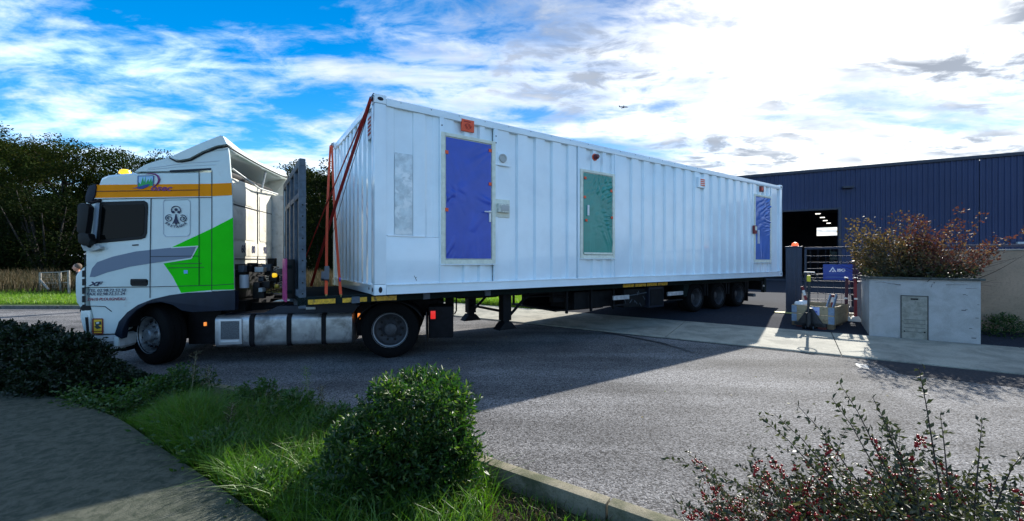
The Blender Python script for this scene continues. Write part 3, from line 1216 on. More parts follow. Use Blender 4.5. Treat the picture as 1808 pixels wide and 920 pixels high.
# intake stack and far fairing ribs
B().box(SB, SB + .3, WH - .45, WH - .12, 1.1, 3.05, .05).obj("air_intake_stack", M_LGREY, truck)
b = B()
b.tube([(SB + .1, .2, 3.2), (SB + .1, 1.2, 3.05), (SB + .05, 2.2, 3.1)], .018, 6)
b.tube([(SB + .05, 1.4, 3.0), (SB + .1, 1.5, 3.45)], .02, 6)
b.obj("fairing_strut", M_LGREY, truck)
B().box(.2, .93, .35, WH - .3, roof_z - .02, roof_z + .06, .02).obj("roof_bracket", M_BLACK, truck)

# --- hardware behind the cab
eq = B()
random.seed(3)
for k in range(5):       # coiled air lines
    y_ = .65 + k * .22
    pts = []
    for i in range(70):
        a = i * .55
        pts.append((SB + .22 + .05 * math.cos(a) + .004 * i, y_ + .05 * math.sin(a), 1.62 - .0075 * i + .02 * math.sin(i * .1)))
    eq.tube(pts, .008, 5)
eq.obj("coiled_air_line", M_BLACK, truck)
B().lathe([(0, .22), (.065, .22), (.07, .2), (.07, 0), (0, 0)], 16, 'z', (SB + .25, .28, 1.22)).obj("filter_canister", mat("canister_grey", (.45, .5, .55), .4), truck)
for k in range(14):
    x_, y_, z_ = SB + random.uniform(.03, .5), random.uniform(.2, 1.6), random.uniform(1.08, 1.55)
    B().box(x_, x_ + random.uniform(.04, .14), y_, y_ + random.uniform(.04, .14), z_, z_ + random.uniform(.03, .12), .006).obj("valve_block", M_GALV if k % 3 else M_LGREY, truck)
for k in range(16):
    x_, y_, z_ = SB + random.uniform(.03, .5), random.uniform(.2, 1.6), random.uniform(1.0, 1.6)
    B().box(x_, x_ + random.uniform(.05, .2), y_, y_ + random.uniform(.05, .2), z_, z_ + random.uniform(.05, .2), .01).obj("equipment_bracket", M_BLACK, truck)
for y_, z_ in ((.55, 1.42), (.65, 1.22)):
    B().lathe([(0, .03), (.03, .03), (.04, 0), (.04, -.03), (0, -.03)], 14, 'x', (SB + .62, y_, z_)).obj("air_coupling", M_YEL if z_ > 1.3 else mat("mustard_plastic", (.55, .40, .04), .5), truck)

# --- chassis, tank, catwalk
b = B()
for y_ in (.78, 1.6):
    b.box(-.7, 4.45, y_, y_ + .08, .62, .92, .01)
for x_ in (1.2, 2.3, 3.2, 4.2):
    b.box(x_, x_ + .12, .8, 1.66, .66, .88, .01)
b.obj("chassis_rail", M_CHASS, truck)
tkx = [T(x, 590)[0] for x in (374, 441, 507, 569, 620)]
zt, zb = T(480, 557)[1], T(480, 613)[1]


def tank_seg(x0, x1, name, m, cap=0):
    pr = []
    for cy_, cz_, a0, r in ((.08 + .09, zt - .09, 90, .09), (.08 + .09, zb + .09, 180, .09), (.62, zb + .07, 270, .07), (.62, zt - .07, 0, .07)):
        for a in (0, 22, 45, 68, 90):
            pr.append((cy_ + r * math.cos(R(a0 + a)), cz_ + r * math.sin(R(a0 + a))))
    return B().prism(pr, x0, x1, 'x', .025).obj(name, m, truck)


tb = tank_seg(tkx[0], tkx[1] - .03, "battery_box", M_STEEL)
qx0, qx1 = T(387, 590, .08)[0], T(428, 590, .08)[0]
B().box(qx0, qx1, .055, .085, zb + .05, zt - .05, .02).obj("step_frame", mat("pale_alloy", (.5, .52, .54), .4, metal=.6), tb)
B().box(qx0 + .035, qx1 - .035, .05, .06, zb + .14, zt - .085, .008).obj("step_mesh", mat("step_mesh_grey", (.09, .10, .11), .6, noise=(60, .5)), tb)
B().box(qx0 + .035, qx1 - .035, .045, .06, zb + .08, zb + .12, .006).obj("step_bar", MATS["pale_alloy"], tb)
tk = tank_seg(tkx[1] + .02, tkx[4], "fuel_tank", M_STEEL)
for x_ in (tkx[1] - .005, tkx[2], tkx[3]):
    b = B()
    pr = []
    for cy_, cz_, a0, r in ((.08 + .085, zt - .085, 90, .1), (.08 + .085, zb + .085, 180, .1)):
        for a in (0, 22, 45, 68, 90):
            pr.append((cy_ + r * math.cos(R(a0 + a)), cz_ + r * math.sin(R(a0 + a))))
    pr2 = [(.6, zb - .02), (.6, zt + .02)]
    b.prism(pr + pr2, x_ - .035, x_ + .035, 'x')
    b.obj("tank_strap", M_CHASS, tk, smooth=False)
# black cover above the battery box and catwalk
B().prism([(tkx[0] + .05, zt + .0), (tkx[1] + .15, zt + .03), (tkx[2] - .2, zt + .13), (tkx[4], zt + .16), (tkx[4] + .1, zt + .13), (tkx[4], zt + .0)], .16, .75, 'y', .01).obj("tank_top_cover", M_NAVY, truck)
cw = B().prism([(T(470, 531)[0], .985), (T(590, 528)[0], 1.0), (T(590, 528)[0], 1.02), (T(480, 529)[0], 1.01)], .25, 1.7, 'y', .004).obj("catwalk", mat("worn_alloy_plate", (.5, .5, .47), .45, metal=.3, noise=(12, .2)), truck)
B().box(T(535, 545)[0], T(552, 545)[0], .14, .17, zt + .07, zt + .11, .004).obj("cover_latch", M_LGREY, truck)
c0 = T(634, 558, .25)
B().box(c0[0] - .02, c0[0] + .02, .22, .26, c0[1] - .05, c0[1] + .05, .006).obj("side_marker_lamp", M_AMB, truck)
c0 = T(363, 572, .25)
B().box(c0[0] - .015, c0[0] + .015, .22, .26, c0[1] - .03, c0[1] + .03, .006).obj("side_marker_lamp", M_AMB, truck)

B().box(T(300, 590)[0], tkx[0] - .08, .45, 2.0, .26, .98, .05).obj("underbody_shade_box", M_CHASS, truck)  # black box added below the cab, standing in for deep shade
B().box(tkx[0], tkx[4], WH - .68, WH - .1, .34, .98, .06).obj("far_side_shade_box", M_CHASS, truck)  # black box added on the far side to darken the view underneath
B().box(tkx[4] + .02, tkx[4] + .28, .3, 1.9, .35, .95, .03).obj("tank_gap_shade_box", M_CHASS, truck)  # black box added to keep the gap behind the tank dark
hf = T(279, 598, .30)
B().box(-.78, hf[0] - .42, .25, 2.2, .22, .62, .04).obj("bumper_shade_box", M_CHASS, truck)  # dark box added to deepen the shade under the bumper
# --- wheels


def tyre_prof(r, w, ri):
    return [(ri, -w / 2 + .01), (ri + .03, -w / 2), ((r + ri) / 2, -w / 2 - .012), (r - .035, -w / 2 + .004), (r - .008, -w / 2 + .025), (r, -w / 2 + .05),
            (r, -.055), (r - .012, -.052), (r - .012, -.042), (r, -.039), (r, .039), (r - .012, .042), (r - .012, .052), (r, .055),
            (r, w / 2 - .05), (r - .008, w / 2 - .025), (r - .035, w / 2 - .004), ((r + ri) / 2, w / 2 + .012), (ri + .03, w / 2), (ri, w / 2 - .01), (ri, -w / 2 + .01)]


def wheel(parent, c, r, w, ri, style, steer=0.0, rimmat=M_RIM, outer=-1):
    """style 'bulge' (steer axle), 'dish' (drive axle)"""
    t = B().lathe(tyre_prof(r, w, ri), 48, 'y').obj("wheel", M_RUBBER, parent, loc=c, rot=(0, 0, steer), ang=30)
    o = outer
    y = lambda v: o * v
    if style == 'bulge':
        pr = [(ri + .012, y(w / 2 + .004)), (ri, y(w / 2 - .02)), (ri - .02, y(w / 2 - .05)), (ri - .03, y(.02)), (ri - .07, y(.05)), (ri - .12, y(.10)), (.165, y(.115)), (.15, y(.10)), (.11, y(.10)), (.10, y(.17)), (.08, y(.185)), (0, y(.187))]
        holes = (ri - .085, y(.068))
    else:
        pr = [(ri + .012, y(w / 2 + .004)), (ri, y(w / 2 - .02)), (ri - .025, y(w / 2 - .05)), (ri - .035, y(w / 2 - .13)), (ri - .06, y(-.02)), (ri - .13, y(-.06)), (.165, y(-.06)), (.15, y(-.03)), (.11, y(.0)), (.10, y(.06)), (.06, y(.075)), (0, y(.078))]
        holes = (ri - .095, y(-.035))
    rim = B().lathe(pr, 48, 'y').obj("rim", M_RIMD if style == 'dish' else rimmat, t, ang=28)  # dished rims get the darker steel inside
    if style == 'dish' and rimmat is M_RIM:
        B().lathe([(ri + .014, y(w / 2 + .006)), (ri + .002, y(w / 2 - .015)), (ri - .014, y(w / 2 - .035)), (ri - .02, y(w / 2 - .05))], 48, 'y').obj("rim_ring", mat("bright_rim_steel", (.5, .53, .56), .4, metal=.4), rim)
    hb = B()
    for k in range(10):
        a = 2 * math.pi * k / 10
        yy = holes[1]
        hb.cyl((holes[0] * math.cos(a), yy - .02, holes[0] * math.sin(a)), (holes[0] * math.cos(a), yy + .02, holes[0] * math.sin(a)), .022, 10)
    hb.obj("hand_holes", M_BLACK, rim)
    nb = B()
    for k in range(10):
        a = 2 * math.pi * (k + .5) / 10
        yy = pr[-6][1]
        nb.cyl((.1675 * math.cos(a), yy, .1675 * math.sin(a)), (.1675 * math.cos(a), yy + o * .035, .1675 * math.sin(a)), .014, 6)
    nb.obj("wheel_nuts", M_RIMD, rim)
    return t


WR = .485
hr = T(690, 587, .12)
wheel(truck, (hf[0], .33, WR), WR, .30, .29, 'bulge', steer=R(-30))
wheel(truck, (hf[0], WH - .33, WR), WR, .30, .29, 'bulge', steer=R(-30), outer=1)
for yc, o_ in ((.17, -1), (.52, 1), (WH - .17, 1), (WH - .52, -1)):
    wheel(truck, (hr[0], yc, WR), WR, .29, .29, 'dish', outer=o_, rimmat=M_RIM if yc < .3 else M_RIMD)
B().cyl((hf[0], .3, WR), (hf[0], WH - .3, WR), .06).obj("front_axle", M_CHASS, truck)
b = B().cyl((hr[0], .4, WR), (hr[0], WH - .4, WR), .09)
b.ball((hr[0], WH / 2, WR), .22, 16)
b.obj("rear_axle", M_CHASS, truck)
# rear mudguards, tail lamp and fifth wheel
for yc in (.02, WH - .66):
    pr = []
    for a in range(15, 170, 12):
        pr.append((hr[0] - (WR + .075) * math.cos(R(a)) * 1.06, WR + (WR + .06) * math.sin(R(a)) * .93))
    b = B()
    b.loft([[(p, yc, q_) for p, q_ in pr], [(p, yc + .64, q_) for p, q_ in pr]], close=False, caps=False)
    mg = b.obj("mudguard", M_BLACK, truck)
    s2 = mg.modifiers.new("shell", 'SOLIDIFY')
    s2.thickness = .015
    mg_x = hr[0] + .60
    B().box(mg_x, mg_x + .02, yc, yc + .64, .18, .78, .004).obj("mud_flap", M_BLACK, mg)
xr = hr[0] + .66
tl = B().box(xr, xr + .10, .10, .62, .62, .84, .01).obj("tail_lamp_housing", M_CHASS, truck)
B().box(xr + .02, xr + .105, .085, .12, .65, .79, .008).obj("tail_lamp", M_RED, tl)
B().box(xr + .095, xr + .11, .14, .40, .65, .79, .008).obj("tail_lamp", M_RED, tl)
B().box(xr - .02, xr + .42, .14, .72, .30, .86, .03).obj("rear_dark_filler", M_CHASS, truck)  # black box added to fill the dark mass behind the rear wheel
B().box(4.4, 4.5, .7, 1.75, .5, .9, .02).obj("rear_crossmember", M_CHASS, truck)
fw = B().lathe([(0, .03), (.45, .03), (.47, 0), (.45, -.04), (0, -.04)], 28, 'z', (hr[0] - .15, WH / 2, 1.0))
fw.box(hr[0] - .45, hr[0] + .35, WH / 2 - .35, WH / 2 + .35, .86, .97, .02)
fw.obj("fifth_wheel", M_CHASS, truck)

# ================================================================== TRAILER
M_TEAL = mat("dark_teal_paint", (.003, .011, .011), .7, spec=.15, noise=(8, .3))
M_DKST = mat("dark_frame_paint", (.005, .007, .010), .65, spec=.2, noise=(8, .4))
M_TAPE = mat("yellow_marker_tape", (.75, .42, .02), .4, noise=(20, .3), dirt=((.2, .12, .03), 14, .5, .65))
M_SILV = mat("side_guard_alloy", (.5, .52, .55), .4, metal=.3, noise=(15, .2))
trailer = empty("flatbed_trailer", CT_O, CT_A, "long dark flatbed semi trailer carrying the white container, with tall steel headboard", "trailer")
DK = 1.145
V0, V1 = .36, 2.86
b = B()
for v in (1.02, 2.02):
    b.box(-.9, 1.9, v, v + .14, .98, DK - .05)
    b.box(1.9, 4.3, v, v + .14, .93, DK - .05)
    b.box(4.3, 12.9, v, v + .14, .72, DK - .05)
b.obj("main_beam", M_DKST, trailer, smooth=False)
b = B()
for i in range(24):
    u = -.85 + i * .59
    b.box(u, u + .08, V0 + .03, V1 - .03, DK - .13, DK - .04)
b.obj("crossmembers", M_DKST, trailer, smooth=False)['kind'] = 'stuff'
B().box(-.98, 12.95, V0 + .02, V1 - .02, DK - .045, DK, .004).obj("deck", mat("deck_boards", (.006, .009, .009), .95, spec=.05, noise=(6, .4)), trailer, smooth=False)
for v in (V0, V1 - .05):
    B().box(-.98, 12.95, v, v + .05, DK - .12, DK + .006, .006).obj("side_rail", M_TEAL, trailer)
i = 0
for u0, u1 in ((-.85, -.48), (-.38, -.02), (.05, .45), (5.9, 6.3), (6.34, 6.74), (6.78, 7.18), (7.22, 7.62)):
    o = B().box(u0, u1, V0 - .004, V0, DK - .105, DK - .035).obj("marker_tape", M_TAPE, trailer, smooth=False)
for u0 in (-.25, .9, 2.1):
    B().box(u0, u0 + .12, V0 - .03, V0 + .02, DK - .12, DK - .02, .01).obj("lashing_ring", M_GALV, trailer)
# headboard
HB = -.91
ZT = 3.15
hd = B().box(HB - .05, HB + .03, V0 + .0, V1, ZT - .1, ZT, .01).obj("headboard", M_GALV, trailer)
for v in (V0, .95, 1.55, 2.15, V1 - .11):
    bb = B()
    bb.box(HB - .055, HB + .035, v, v + .10, DK - .16, ZT - .101, .008)
    bb.obj("headboard_post", M_GALV, hd)
B().box(HB - .05, HB + .05, V0 + .1, V1 - .1, 2.60, 2.68, .008).obj("headboard_rail", M_GALV, hd)
B().box(HB - .05, HB + .05, V0 + .1, V1 - .1, DK, DK + .1, .008).obj("headboard_rail", M_GALV, hd)
M_HBP = mat("headboard_sheet", (.018, .026, .04), .55, noise=(6, .4))
for j, v in enumerate((.46, 1.05, 1.65, 2.25)):
    v1_ = (.95, 1.55, 2.15, 2.75)[j]
    B().box(HB - .02, HB + .012, v + .002, v1_ - .002, DK + .1, 2.59, .003).obj("headboard_sheet", M_HBP, hd, smooth=False)
    if j >= 0:
        z_ = 2.70
        top_ = 2.78 if j == 0 else 2.98
        k_ = 0
        while z_ < top_:
            B().box(HB - .015, HB + .012, v + .002, v1_ - .002, z_, z_ + .075, .003).obj("headboard_slat", M_HBP, hd, smooth=False)
            z_ += .092
            k_ += 1
b = B()
for k_ in range(9):
    b.cyl((HB - .01, V0 - .006, 1.2 + k_ * .16), (HB - .01, V0 + .004, 1.2 + k_ * .16), .012, 8)
b.obj("post_holes", M_BLACK, hd)
M_PINK = mat("magenta_plastic", (.55, .06, .22), .45, noise=(12, .25))
bx = B().box(HB - .16, HB - .06, .82, 1.10, 1.10, 1.70, .015).obj("headboard_locker", M_BLACK, trailer)
B().box(HB - .19, HB - .161, .84, 1.30, 1.05, 1.71, .012).obj("locker_lid", M_PINK, bx)
for z_ in (1.18, 1.56):
    B().box(HB - .165, HB - .10, .80, .825, z_, z_ + .05, .004).obj("locker_latch", M_TEAL, bx)
B().tube([(HB - .18, 1.0, 2.75), (HB - .18, 1.02, 2.2), (HB - .175, 1.05, 1.72)], .008, 6).obj("hanging_cord", M_LGREY, trailer)
# landing legs
for v in (.86, 2.36):
    lg_ = B().box(2.78, 2.98, v - .09, v + .09, .45, 1.0, .01).obj("landing_leg", M_DKST, trailer)
    B().box(2.81, 2.95, v - .06, v + .06, .36, .46, .008).obj("leg_inner_tube", M_DKST, lg_)
    B().prism([(2.66, .27), (3.10, .27), (3.02, .36), (2.96, .42), (2.80, .42), (2.74, .36)], v - .12, v + .12, 'y', .006).obj("leg_foot", M_DKST, lg_)
    B().tube([(2.95, v, .5), (3.5, v, .98)], .03, 6).obj("leg_brace", M_DKST, lg_)
B().tube([(2.88, .95, .62), (2.88, 2.27, .62)], .028, 8).obj("leg_cross_shaft", M_DKST, trailer)
B().tube([(2.45, 2.2, .95), (2.38, 2.1, .82), (2.38, 2.1, .55), (2.30, 2.02, .5)], .016, 6).obj("crank_handle", M_DKST, trailer)
B().box(2.12, 2.32, 2.1, 2.13, .44, 1.0, .004).obj("hanging_plate", M_DKST, trailer)
B().box(2.0, 2.7, .9, 2.4, .93, 1.02, .01).obj("leg_mount_beam", M_DKST, trailer)
# pallet rack, tool boxes, side guards
rk = B()
rk.box(4.35, 5.9, 1.0, 2.8, .50, .54, .004)
for u in (4.35, 5.1, 5.86):
    rk.box(u, u + .05, .62, .67, .5, 1.0, .004)
    rk.box(u, u + .05, 2.72, 2.77, .5, 1.0, .004)
rk.box(4.35, 5.9, 2.3, 2.34, .54, .98, .004)
rk.box(4.7, 6.0, .75, 1.6, .56, .95, .02)
rk.obj("pallet_rack", M_DKST, trailer)
tbx = B().box(7.0, 7.62, .47, 1.0, .47, 1.0, .02).obj("tool_box", M_NAVY, trailer)
B().box(7.05, 7.57, .455, .47, .52, .94, .006).obj("tool_box_door", M_DKST, tbx)
B().box(6.15, 6.98, .55, 1.2, .52, .97, .02).obj("storage_cage", M_DKST, trailer)
b = B()
random.seed(5)
for k in range(8):
    u = random.uniform(6.2, 6.9)
    z_ = random.uniform(.55, .9)
    b.tube([(u, .54, z_), (u + random.uniform(-.1, .1), .54, z_ + random.uniform(-.12, .12))], .008, 5)
b.obj("cage_chains", M_GALV, trailer)
B().tube([(6.15, .53, .80), (6.98, .53, .86)], .012, 6).obj("cage_bar", M_GALV, trailer)
for u0, u1 in ((5.6, 6.15), (7.68, 8.35)):
    B().box(u0, u1, .38, .42, .75, .85, .006).obj("side_guard", M_SILV, trailer)
    B().box(u0, u1, .40, .43, .60, .64, .006).obj("side_guard_support", M_DKST, trailer)
B().prism([(8.36, 1.02), (8.36, .70), (8.50, .70), (8.62, 1.02)], .37, .75, 'y').obj("wheel_guard_bracket", M_TEAL, trailer, smooth=False)
b = B()
for v in (.95, 2.1):
    b.tube([(3.4, v, .9), (4.3, v, .88), (5.9, v, .66), (8.2, v, .7)], .018, 6)
b.obj("air_hose", M_BLACK, trailer)
# axles
TW = .405
for u in (8.96, 10.12, 11.28):
    for vc, o_ in ((.56, -1), (V1 - .20, 1)):
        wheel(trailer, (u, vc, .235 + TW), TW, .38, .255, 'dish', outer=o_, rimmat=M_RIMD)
    B().cyl((u, .7, .235 + TW), (u, V1 - .4, .235 + TW), .065).obj("axle", M_CHASS, trailer)
    B().box(u - .5, u - .1, 1.0, 1.2, .55, .95, .03).obj("suspension_arm", M_CHASS, trailer)
    for uu in (u + .48, u + .62):
        B().box(uu, uu + .05, .42, .80, .66, 1.0, .004).obj("mudguard_stay", M_DKST, trailer)
b = B()
b.box(8.5, 12.0, .42, .78, 1.0, 1.015)
b.obj("wheel_cover", M_DKST, trailer, smooth=False)
B().box(11.86, 11.89, .40, .80, .38, 1.0, .003).obj("mud_flap", M_BLACK, trailer)
# rear end
B().box(12.7, 12.95, V0, V1, .70, 1.0, .01).obj("rear_beam", M_DKST, trailer)
ep = B().box(12.82, 12.97, .34, .44, .62, 1.09, .01).obj("rear_corner_post", M_TEAL, trailer)
for vv in (.42, V1 - .35):
    rl = B().box(12.955, 13.0, vv, vv + .3, .80, .93, .01).obj("tail_lamp", M_RED, trailer)
B().box(12.45, 12.6, .5, 2.7, .48, .58, .01).obj("underrun_bar", M_GALV, trailer)
B().box(11.95, 12.7, .9, 2.3, .58, .98, .02).obj("ramp_stowage_box", M_DKST, trailer)
B().cyl((12.75, .34, .84), (12.75, .31, .84), .03, 10).obj("side_marker_lamp", mat("white_lens", (.8, .8, .75), .3), trailer)

# ================================================================== CONTAINER
M_CONT = mat("container_white_paint", (.80, .90, .95), .22, coat=.5, bump=(2.2, .25, .012), noise=(1.5, .05), dirt=((.72, .82, .88), .9, .5, .75))
M_DARKV = mat("dark_hole", (.01, .012, .02), .8)
M_BEIGE = mat("masking_tape_beige", (.76, .78, .66), .6, noise=(10, .12))
cont = empty("container", CT_O, CT_A, "huge white corrugated site container with film covered doors, strapped on the flatbed trailer", "container")
CL, CW, Z0, Z1 = 13.3, 3.2, 1.158, 4.165
PW = .17


def frame_box(name, x0, x1, y0, y1, z0, z1, bev=.008):
    return B().box(x0, x1, y0, y1, z0, z1, bev).obj(name, M_CONT, cont)


for u in (0, CL - PW):
    for v in (0, CW - PW):
        frame_box("corner_post", u, u + PW, v, v + PW, Z0 + .165, Z1 - .125)
        for zc, zd in ((Z0, .16), (Z1 - .12, .132)):
            cs = B().box(u - .006, u + PW + .006, v - .006, v + PW + .006, zc, zc + zd, .01).obj("corner_casting", M_CONT, cont)
            hb = B()
            zc2 = zc + zd / 2
            el = [(math.cos(2 * math.pi * k / 16), math.sin(2 * math.pi * k / 16)) for k in range(16)]
            yy = v - .008 if v == 0 else v + PW + .008
            hz, hx = (.045, .028) if zc == Z0 else (.028, .045)
            hb.loft([[(u + PW / 2 + hx * a, yy, zc2 + hz * c) for a, c in el], [(u + PW / 2 + hx * a, yy + (.006 if v == 0 else -.006), zc2 + hz * c) for a, c in el]])
            xx = u - .008 if u == 0 else u + PW + .008
            hb.loft([[(xx, v + PW / 2 + .03 * a, zc2 + .036 * c) for a, c in el], [(xx + (.006 if u == 0 else -.006), v + PW / 2 + .03 * a, zc2 + .036 * c) for a, c in el]])
            hb.obj("casting_hole", M_DARKV, cs, smooth=False)
for v in (-0.004, CW - .076):
    B().prism([(v, Z0 + .004), (v + .08, Z0 + .004), (v + .08, Z0 + .158), (v, Z0 + .158)], PW + .008, CL - PW - .008, 'x', .006).obj("bottom_rail", M_CONT, cont)
    frame_box("top_rail", PW + .008, CL - PW - .008, v, v + .08, Z1 - .135, Z1 - .022)
for u in (.004, CL - .084):
    frame_box("bottom_rail", u, u + .08, PW + .008, CW - PW - .008, Z0 + .004, Z0 + .158, .006)
    frame_box("top_rail", u, u + .08, PW + .008, CW - PW - .008, Z1 - .135, Z1 - .022)
B().box(.09, CL - .09, .09, CW - .09, Z1 - .10, Z1 - .03).obj("roof_panel", M_CONT, cont, smooth=False)
B().box(.09, CL - .09, .09, CW - .09, Z0 + .01, Z0 + .12).obj("floor_panel", M_DKST, cont, smooth=False)
b = B()
for k in range(26):
    u = .4 + k * .5
    b.cyl((u, -.004, Z1 - .05), (u, .006, Z1 - .05), .011, 8)
b.obj("rail_bolts", M_DARKV, cont)

B().box(PW + .01, CL - PW - .01, -.026, -.0045, Z0 + .143, Z0 + .158, .003).obj("rail_flange", M_CONT, cont)
B().box(-.026, -.0005, PW + .01, CW - PW - .01, Z0 + .143, Z0 + .1575, .003).obj("rail_flange", M_CONT, cont)
# long near wall: trapezoid corrugation from the measured pitch
ZB, ZTp = Z0 + .158, Z1 - .135
OUT, INN = .018, .068


def corr(u0, u1, pitch, start, z0, z1, name, vout=OUT, vin=INN, parent=cont, m=M_CONT, axis='u', flip=1, base=0.0):
    pts = [(u0, vout)]
    u = start
    while u < u1:
        for du, vv in ((0, vout), (.014, vin), (.175, vin), (.200, vout)):
            if u0 < u + du < u1:
                pts.append((u + du, vv))
        u += pitch
    pts.append((u1, pts[-1][1]))
    rings = []
    for z in (z0, z1):
        if axis == 'u':
            rings.append([(p, base + flip * q_, z) for p, q_ in pts])
        else:
            rings.append([(base + flip * q_, p, z) for p, q_ in pts])
    o = B().loft(rings, close=False, caps=False).obj(name, m, parent, ang=20)
    return o


P1, P2 = C(776.5, 300)[0], C(872.5, 300)[0]       # door posts
Dz1, Dz0 = 3.80, 1.62
G1, G2 = C(1021, 300)[0], C(1085, 300)[0]
E1, E2 = 11.30, 12.66
# segments of wall between doors
corr(P2 + .06, 4.13, .4165, 2.40 + .02, ZB, ZTp, "wall_sheet")
corr(5.25, 11.38, .4165, 5.62, ZB, ZTp, "wall_sheet")
corr(12.57, CL - PW, .4165, 12.95, ZB, ZTp, "wall_sheet")
for a_, c_, zlo, zhi in ((P1 + .06, P2, 1.64, 3.78), (4.16, 5.22, 1.74, 3.565), (11.41, 12.54, 1.64, 3.715)):
    corr(a_, c_, .30, a_ + .2, ZB, zlo - .002, "wall_sheet")
    corr(a_, c_, .30, a_ + .2, zhi + .002, ZTp, "wall_sheet")
# flat bay at the front corner: plate, shallow ribs, milky panel, ledge
W0 = PW
rings = []
prof = [(W0, .03), (.30, .03), (.31, .045), (.60, .045), (.61, .03), (.66, .03), (.70, .022), (.80, .022), (.84, .04), (.93, .04), (.95, .03), (P1, .03)]
for z in (2.06, ZTp):
    rings.append([(p, q_, z) for p, q_ in prof])
B().loft(rings, close=False, caps=False).obj("wall_sheet", M_CONT, cont, ang=20)
B().box(W0, P1, .018, .06, ZB, 2.055, .003).obj("flat_wall_plate", M_CONT, cont)
B().box(.2, .80, .004, .03, 2.05, 2.068, .005).obj("ledge", mat("bright_white_trim", (.85, .88, .9), .4), cont)
M_MILK = mat("milky_protective_film", (.66, .74, .76), .22, noise=(7, .22), bump=(11, .5, .02), dirt=((.86, .90, .90), 6, .48, .60))
B().box(.315, .595, .026, .038, 2.09, 3.35, .004).obj("protective_film", M_MILK, cont)
for u in (4.115, 5.212, 11.365, 12.532):
    B().box(u, u + .05, -.001, .05, ZB, ZTp, .004).obj("door_post", M_CONT, cont)
# posts either side of the first door
for u in (P1, P2):
    bb = B().box(u, u + .075, -.004, .05, ZB, ZTp, .005).obj("door_post", M_CONT, cont)
b = B()
for u in (P1 + .037, P2 + .037):
    for z_ in (3.90, 3.78):
        b.cyl((u, -.007, z_), (u, .0, z_), .012, 8)
b.obj("post_bolts", M_DARKV, cont)

M_BLUE = mat("blue_protective_film", (.018, .070, .46), .32, noise=(2.5, .12), spec=.6)
M_TURQ = mat("turquoise_protective_film", (.02, .26, .21), .3, noise=(2.5, .12), spec=.6)
M_BLU2 = mat("pale_blue_film", (.06, .15, .48), .26, noise=(2.5, .15), spec=.7)
M_OTAPE = mat("orange_tape", (.85, .10, .03), .5)


def film(name, u0, u1, z0, z1, m, parent, puckers, seed):
    r_ = np.random.default_rng(seed)
    nx, nz = 70, 150
    U, Zz = np.meshgrid(np.linspace(u0, u1, nx), np.linspace(z0, z1, nz))
    D = np.zeros_like(U)
    for (pu, pz, ang_, L_, amp, freq) in puckers:
        a = R(ang_)
        du, dz = U - pu, Zz - pz
        along_ = du * math.cos(a) + dz * math.sin(a)
        across = -du * math.sin(a) + dz * math.cos(a)
        D += amp * np.cos(across * freq / (1 + np.abs(along_) * 1.2)) * np.exp(-(across / (.05 + .35 * np.abs(along_) + L_ * .25))**2) * np.exp(-np.maximum(along_, -along_ * 3) / L_)
    for _ in range(10):
        fu, fz = r_.uniform(1, 7), r_.uniform(.5, 4)
        D += .0012 * np.sin(U * fu * 2 + Zz * fz + r_.uniform(0, 6)) * r_.uniform(.3, 1)
    Yv = -.004 - np.abs(D) * .8 - D * .3
    Vv = np.stack([U, Yv, Zz], -1).reshape(-1, 3)
    i = np.arange((nz - 1) * nx).reshape(nz - 1, nx)[:, :-1].ravel()
    F_ = np.stack([i, i + 1, i + nx + 1, i + nx], 1)
    return raw(name, Vv, F_, m, parent, smooth=True)


def door_unit(u0, u1, z0, z1, m, puckers, seed, frame=.075, label=None, lite=False):
    dr = B().box(u0, u1, .004, .05, z0, z1, .004).obj("door", M_BEIGE, cont)
    if label:
        dr['label'] = label
    film("door_film", u0 + .012, u1 - .012, z0 + .012, z1 - .012, m, dr, puckers, seed)
    fr = B()
    f = frame
    fr.box(u0 - f, u0 - .004, -.014, .04, z0 - f, z1 + f * .8, .006)
    fr.box(u1 + .004, u1 + f, -.014, .04, z0 - f, z1 + f * .8, .006)
    fr.box(u0 - .003, u1 + .003, -.012, .04, z1 + .004, z1 + f * .8, .006)
    fr.box(u0 - .003, u1 + .003, -.016, .04, z0 - f, z0 - .004, .006)
    fr.obj("door_frame", M_BEIGE, cont)
    B().box(u0 - f - .02, u1 + f + .02, -.03, .02, z0 - f - .02, z0 - f - .003, .004).obj("door_sill", M_CONT, cont)
    return dr


du0, du1 = 1.143, 2.037
d1 = door_unit(du0, du1, 1.70, 3.735, M_BLUE, [(1.18, 2.72, 35, .22, .020, 26), (1.17, 1.80, 60, .2, .012, 40), (1.22, 2.9, -55, .25, .012, 40), (1.75, 1.72, 95, .2, .008, 50), (1.98, 2.72, 160, .2, .010, 30), (1.3, 3.3, -70, .5, .006, 30), (1.6, 2.2, 50, .5, .006, 24), (1.45, 1.74, 85, .3, .010, 44), (2.0, 3.6, 215, .35, .008, 34)], 1,
               label="door under deep blue film nearest the cab")
for u, z_ in ((1.165, 3.47), (1.165, 2.52), (2.0, 3.62), (2.0, 3.03)):
    B().box(u - .028, u + .028, -.018, -.010, z_ - .028, z_ + .028).obj("tape_piece", M_OTAPE, d1, smooth=False)
h = B().box(1.975, 2.01, -.03, .0, 2.36, 2.56, .008)
h.tube([(1.99, -.02, 2.53), (1.99, -.06, 2.53), (1.95, -.068, 2.53), (1.86, -.066, 2.53)], .011, 8)
h.obj("door_handle", mat("white_handle", (.8, .8, .8), .3), d1)
gu0, gu1 = 4.25, 5.13
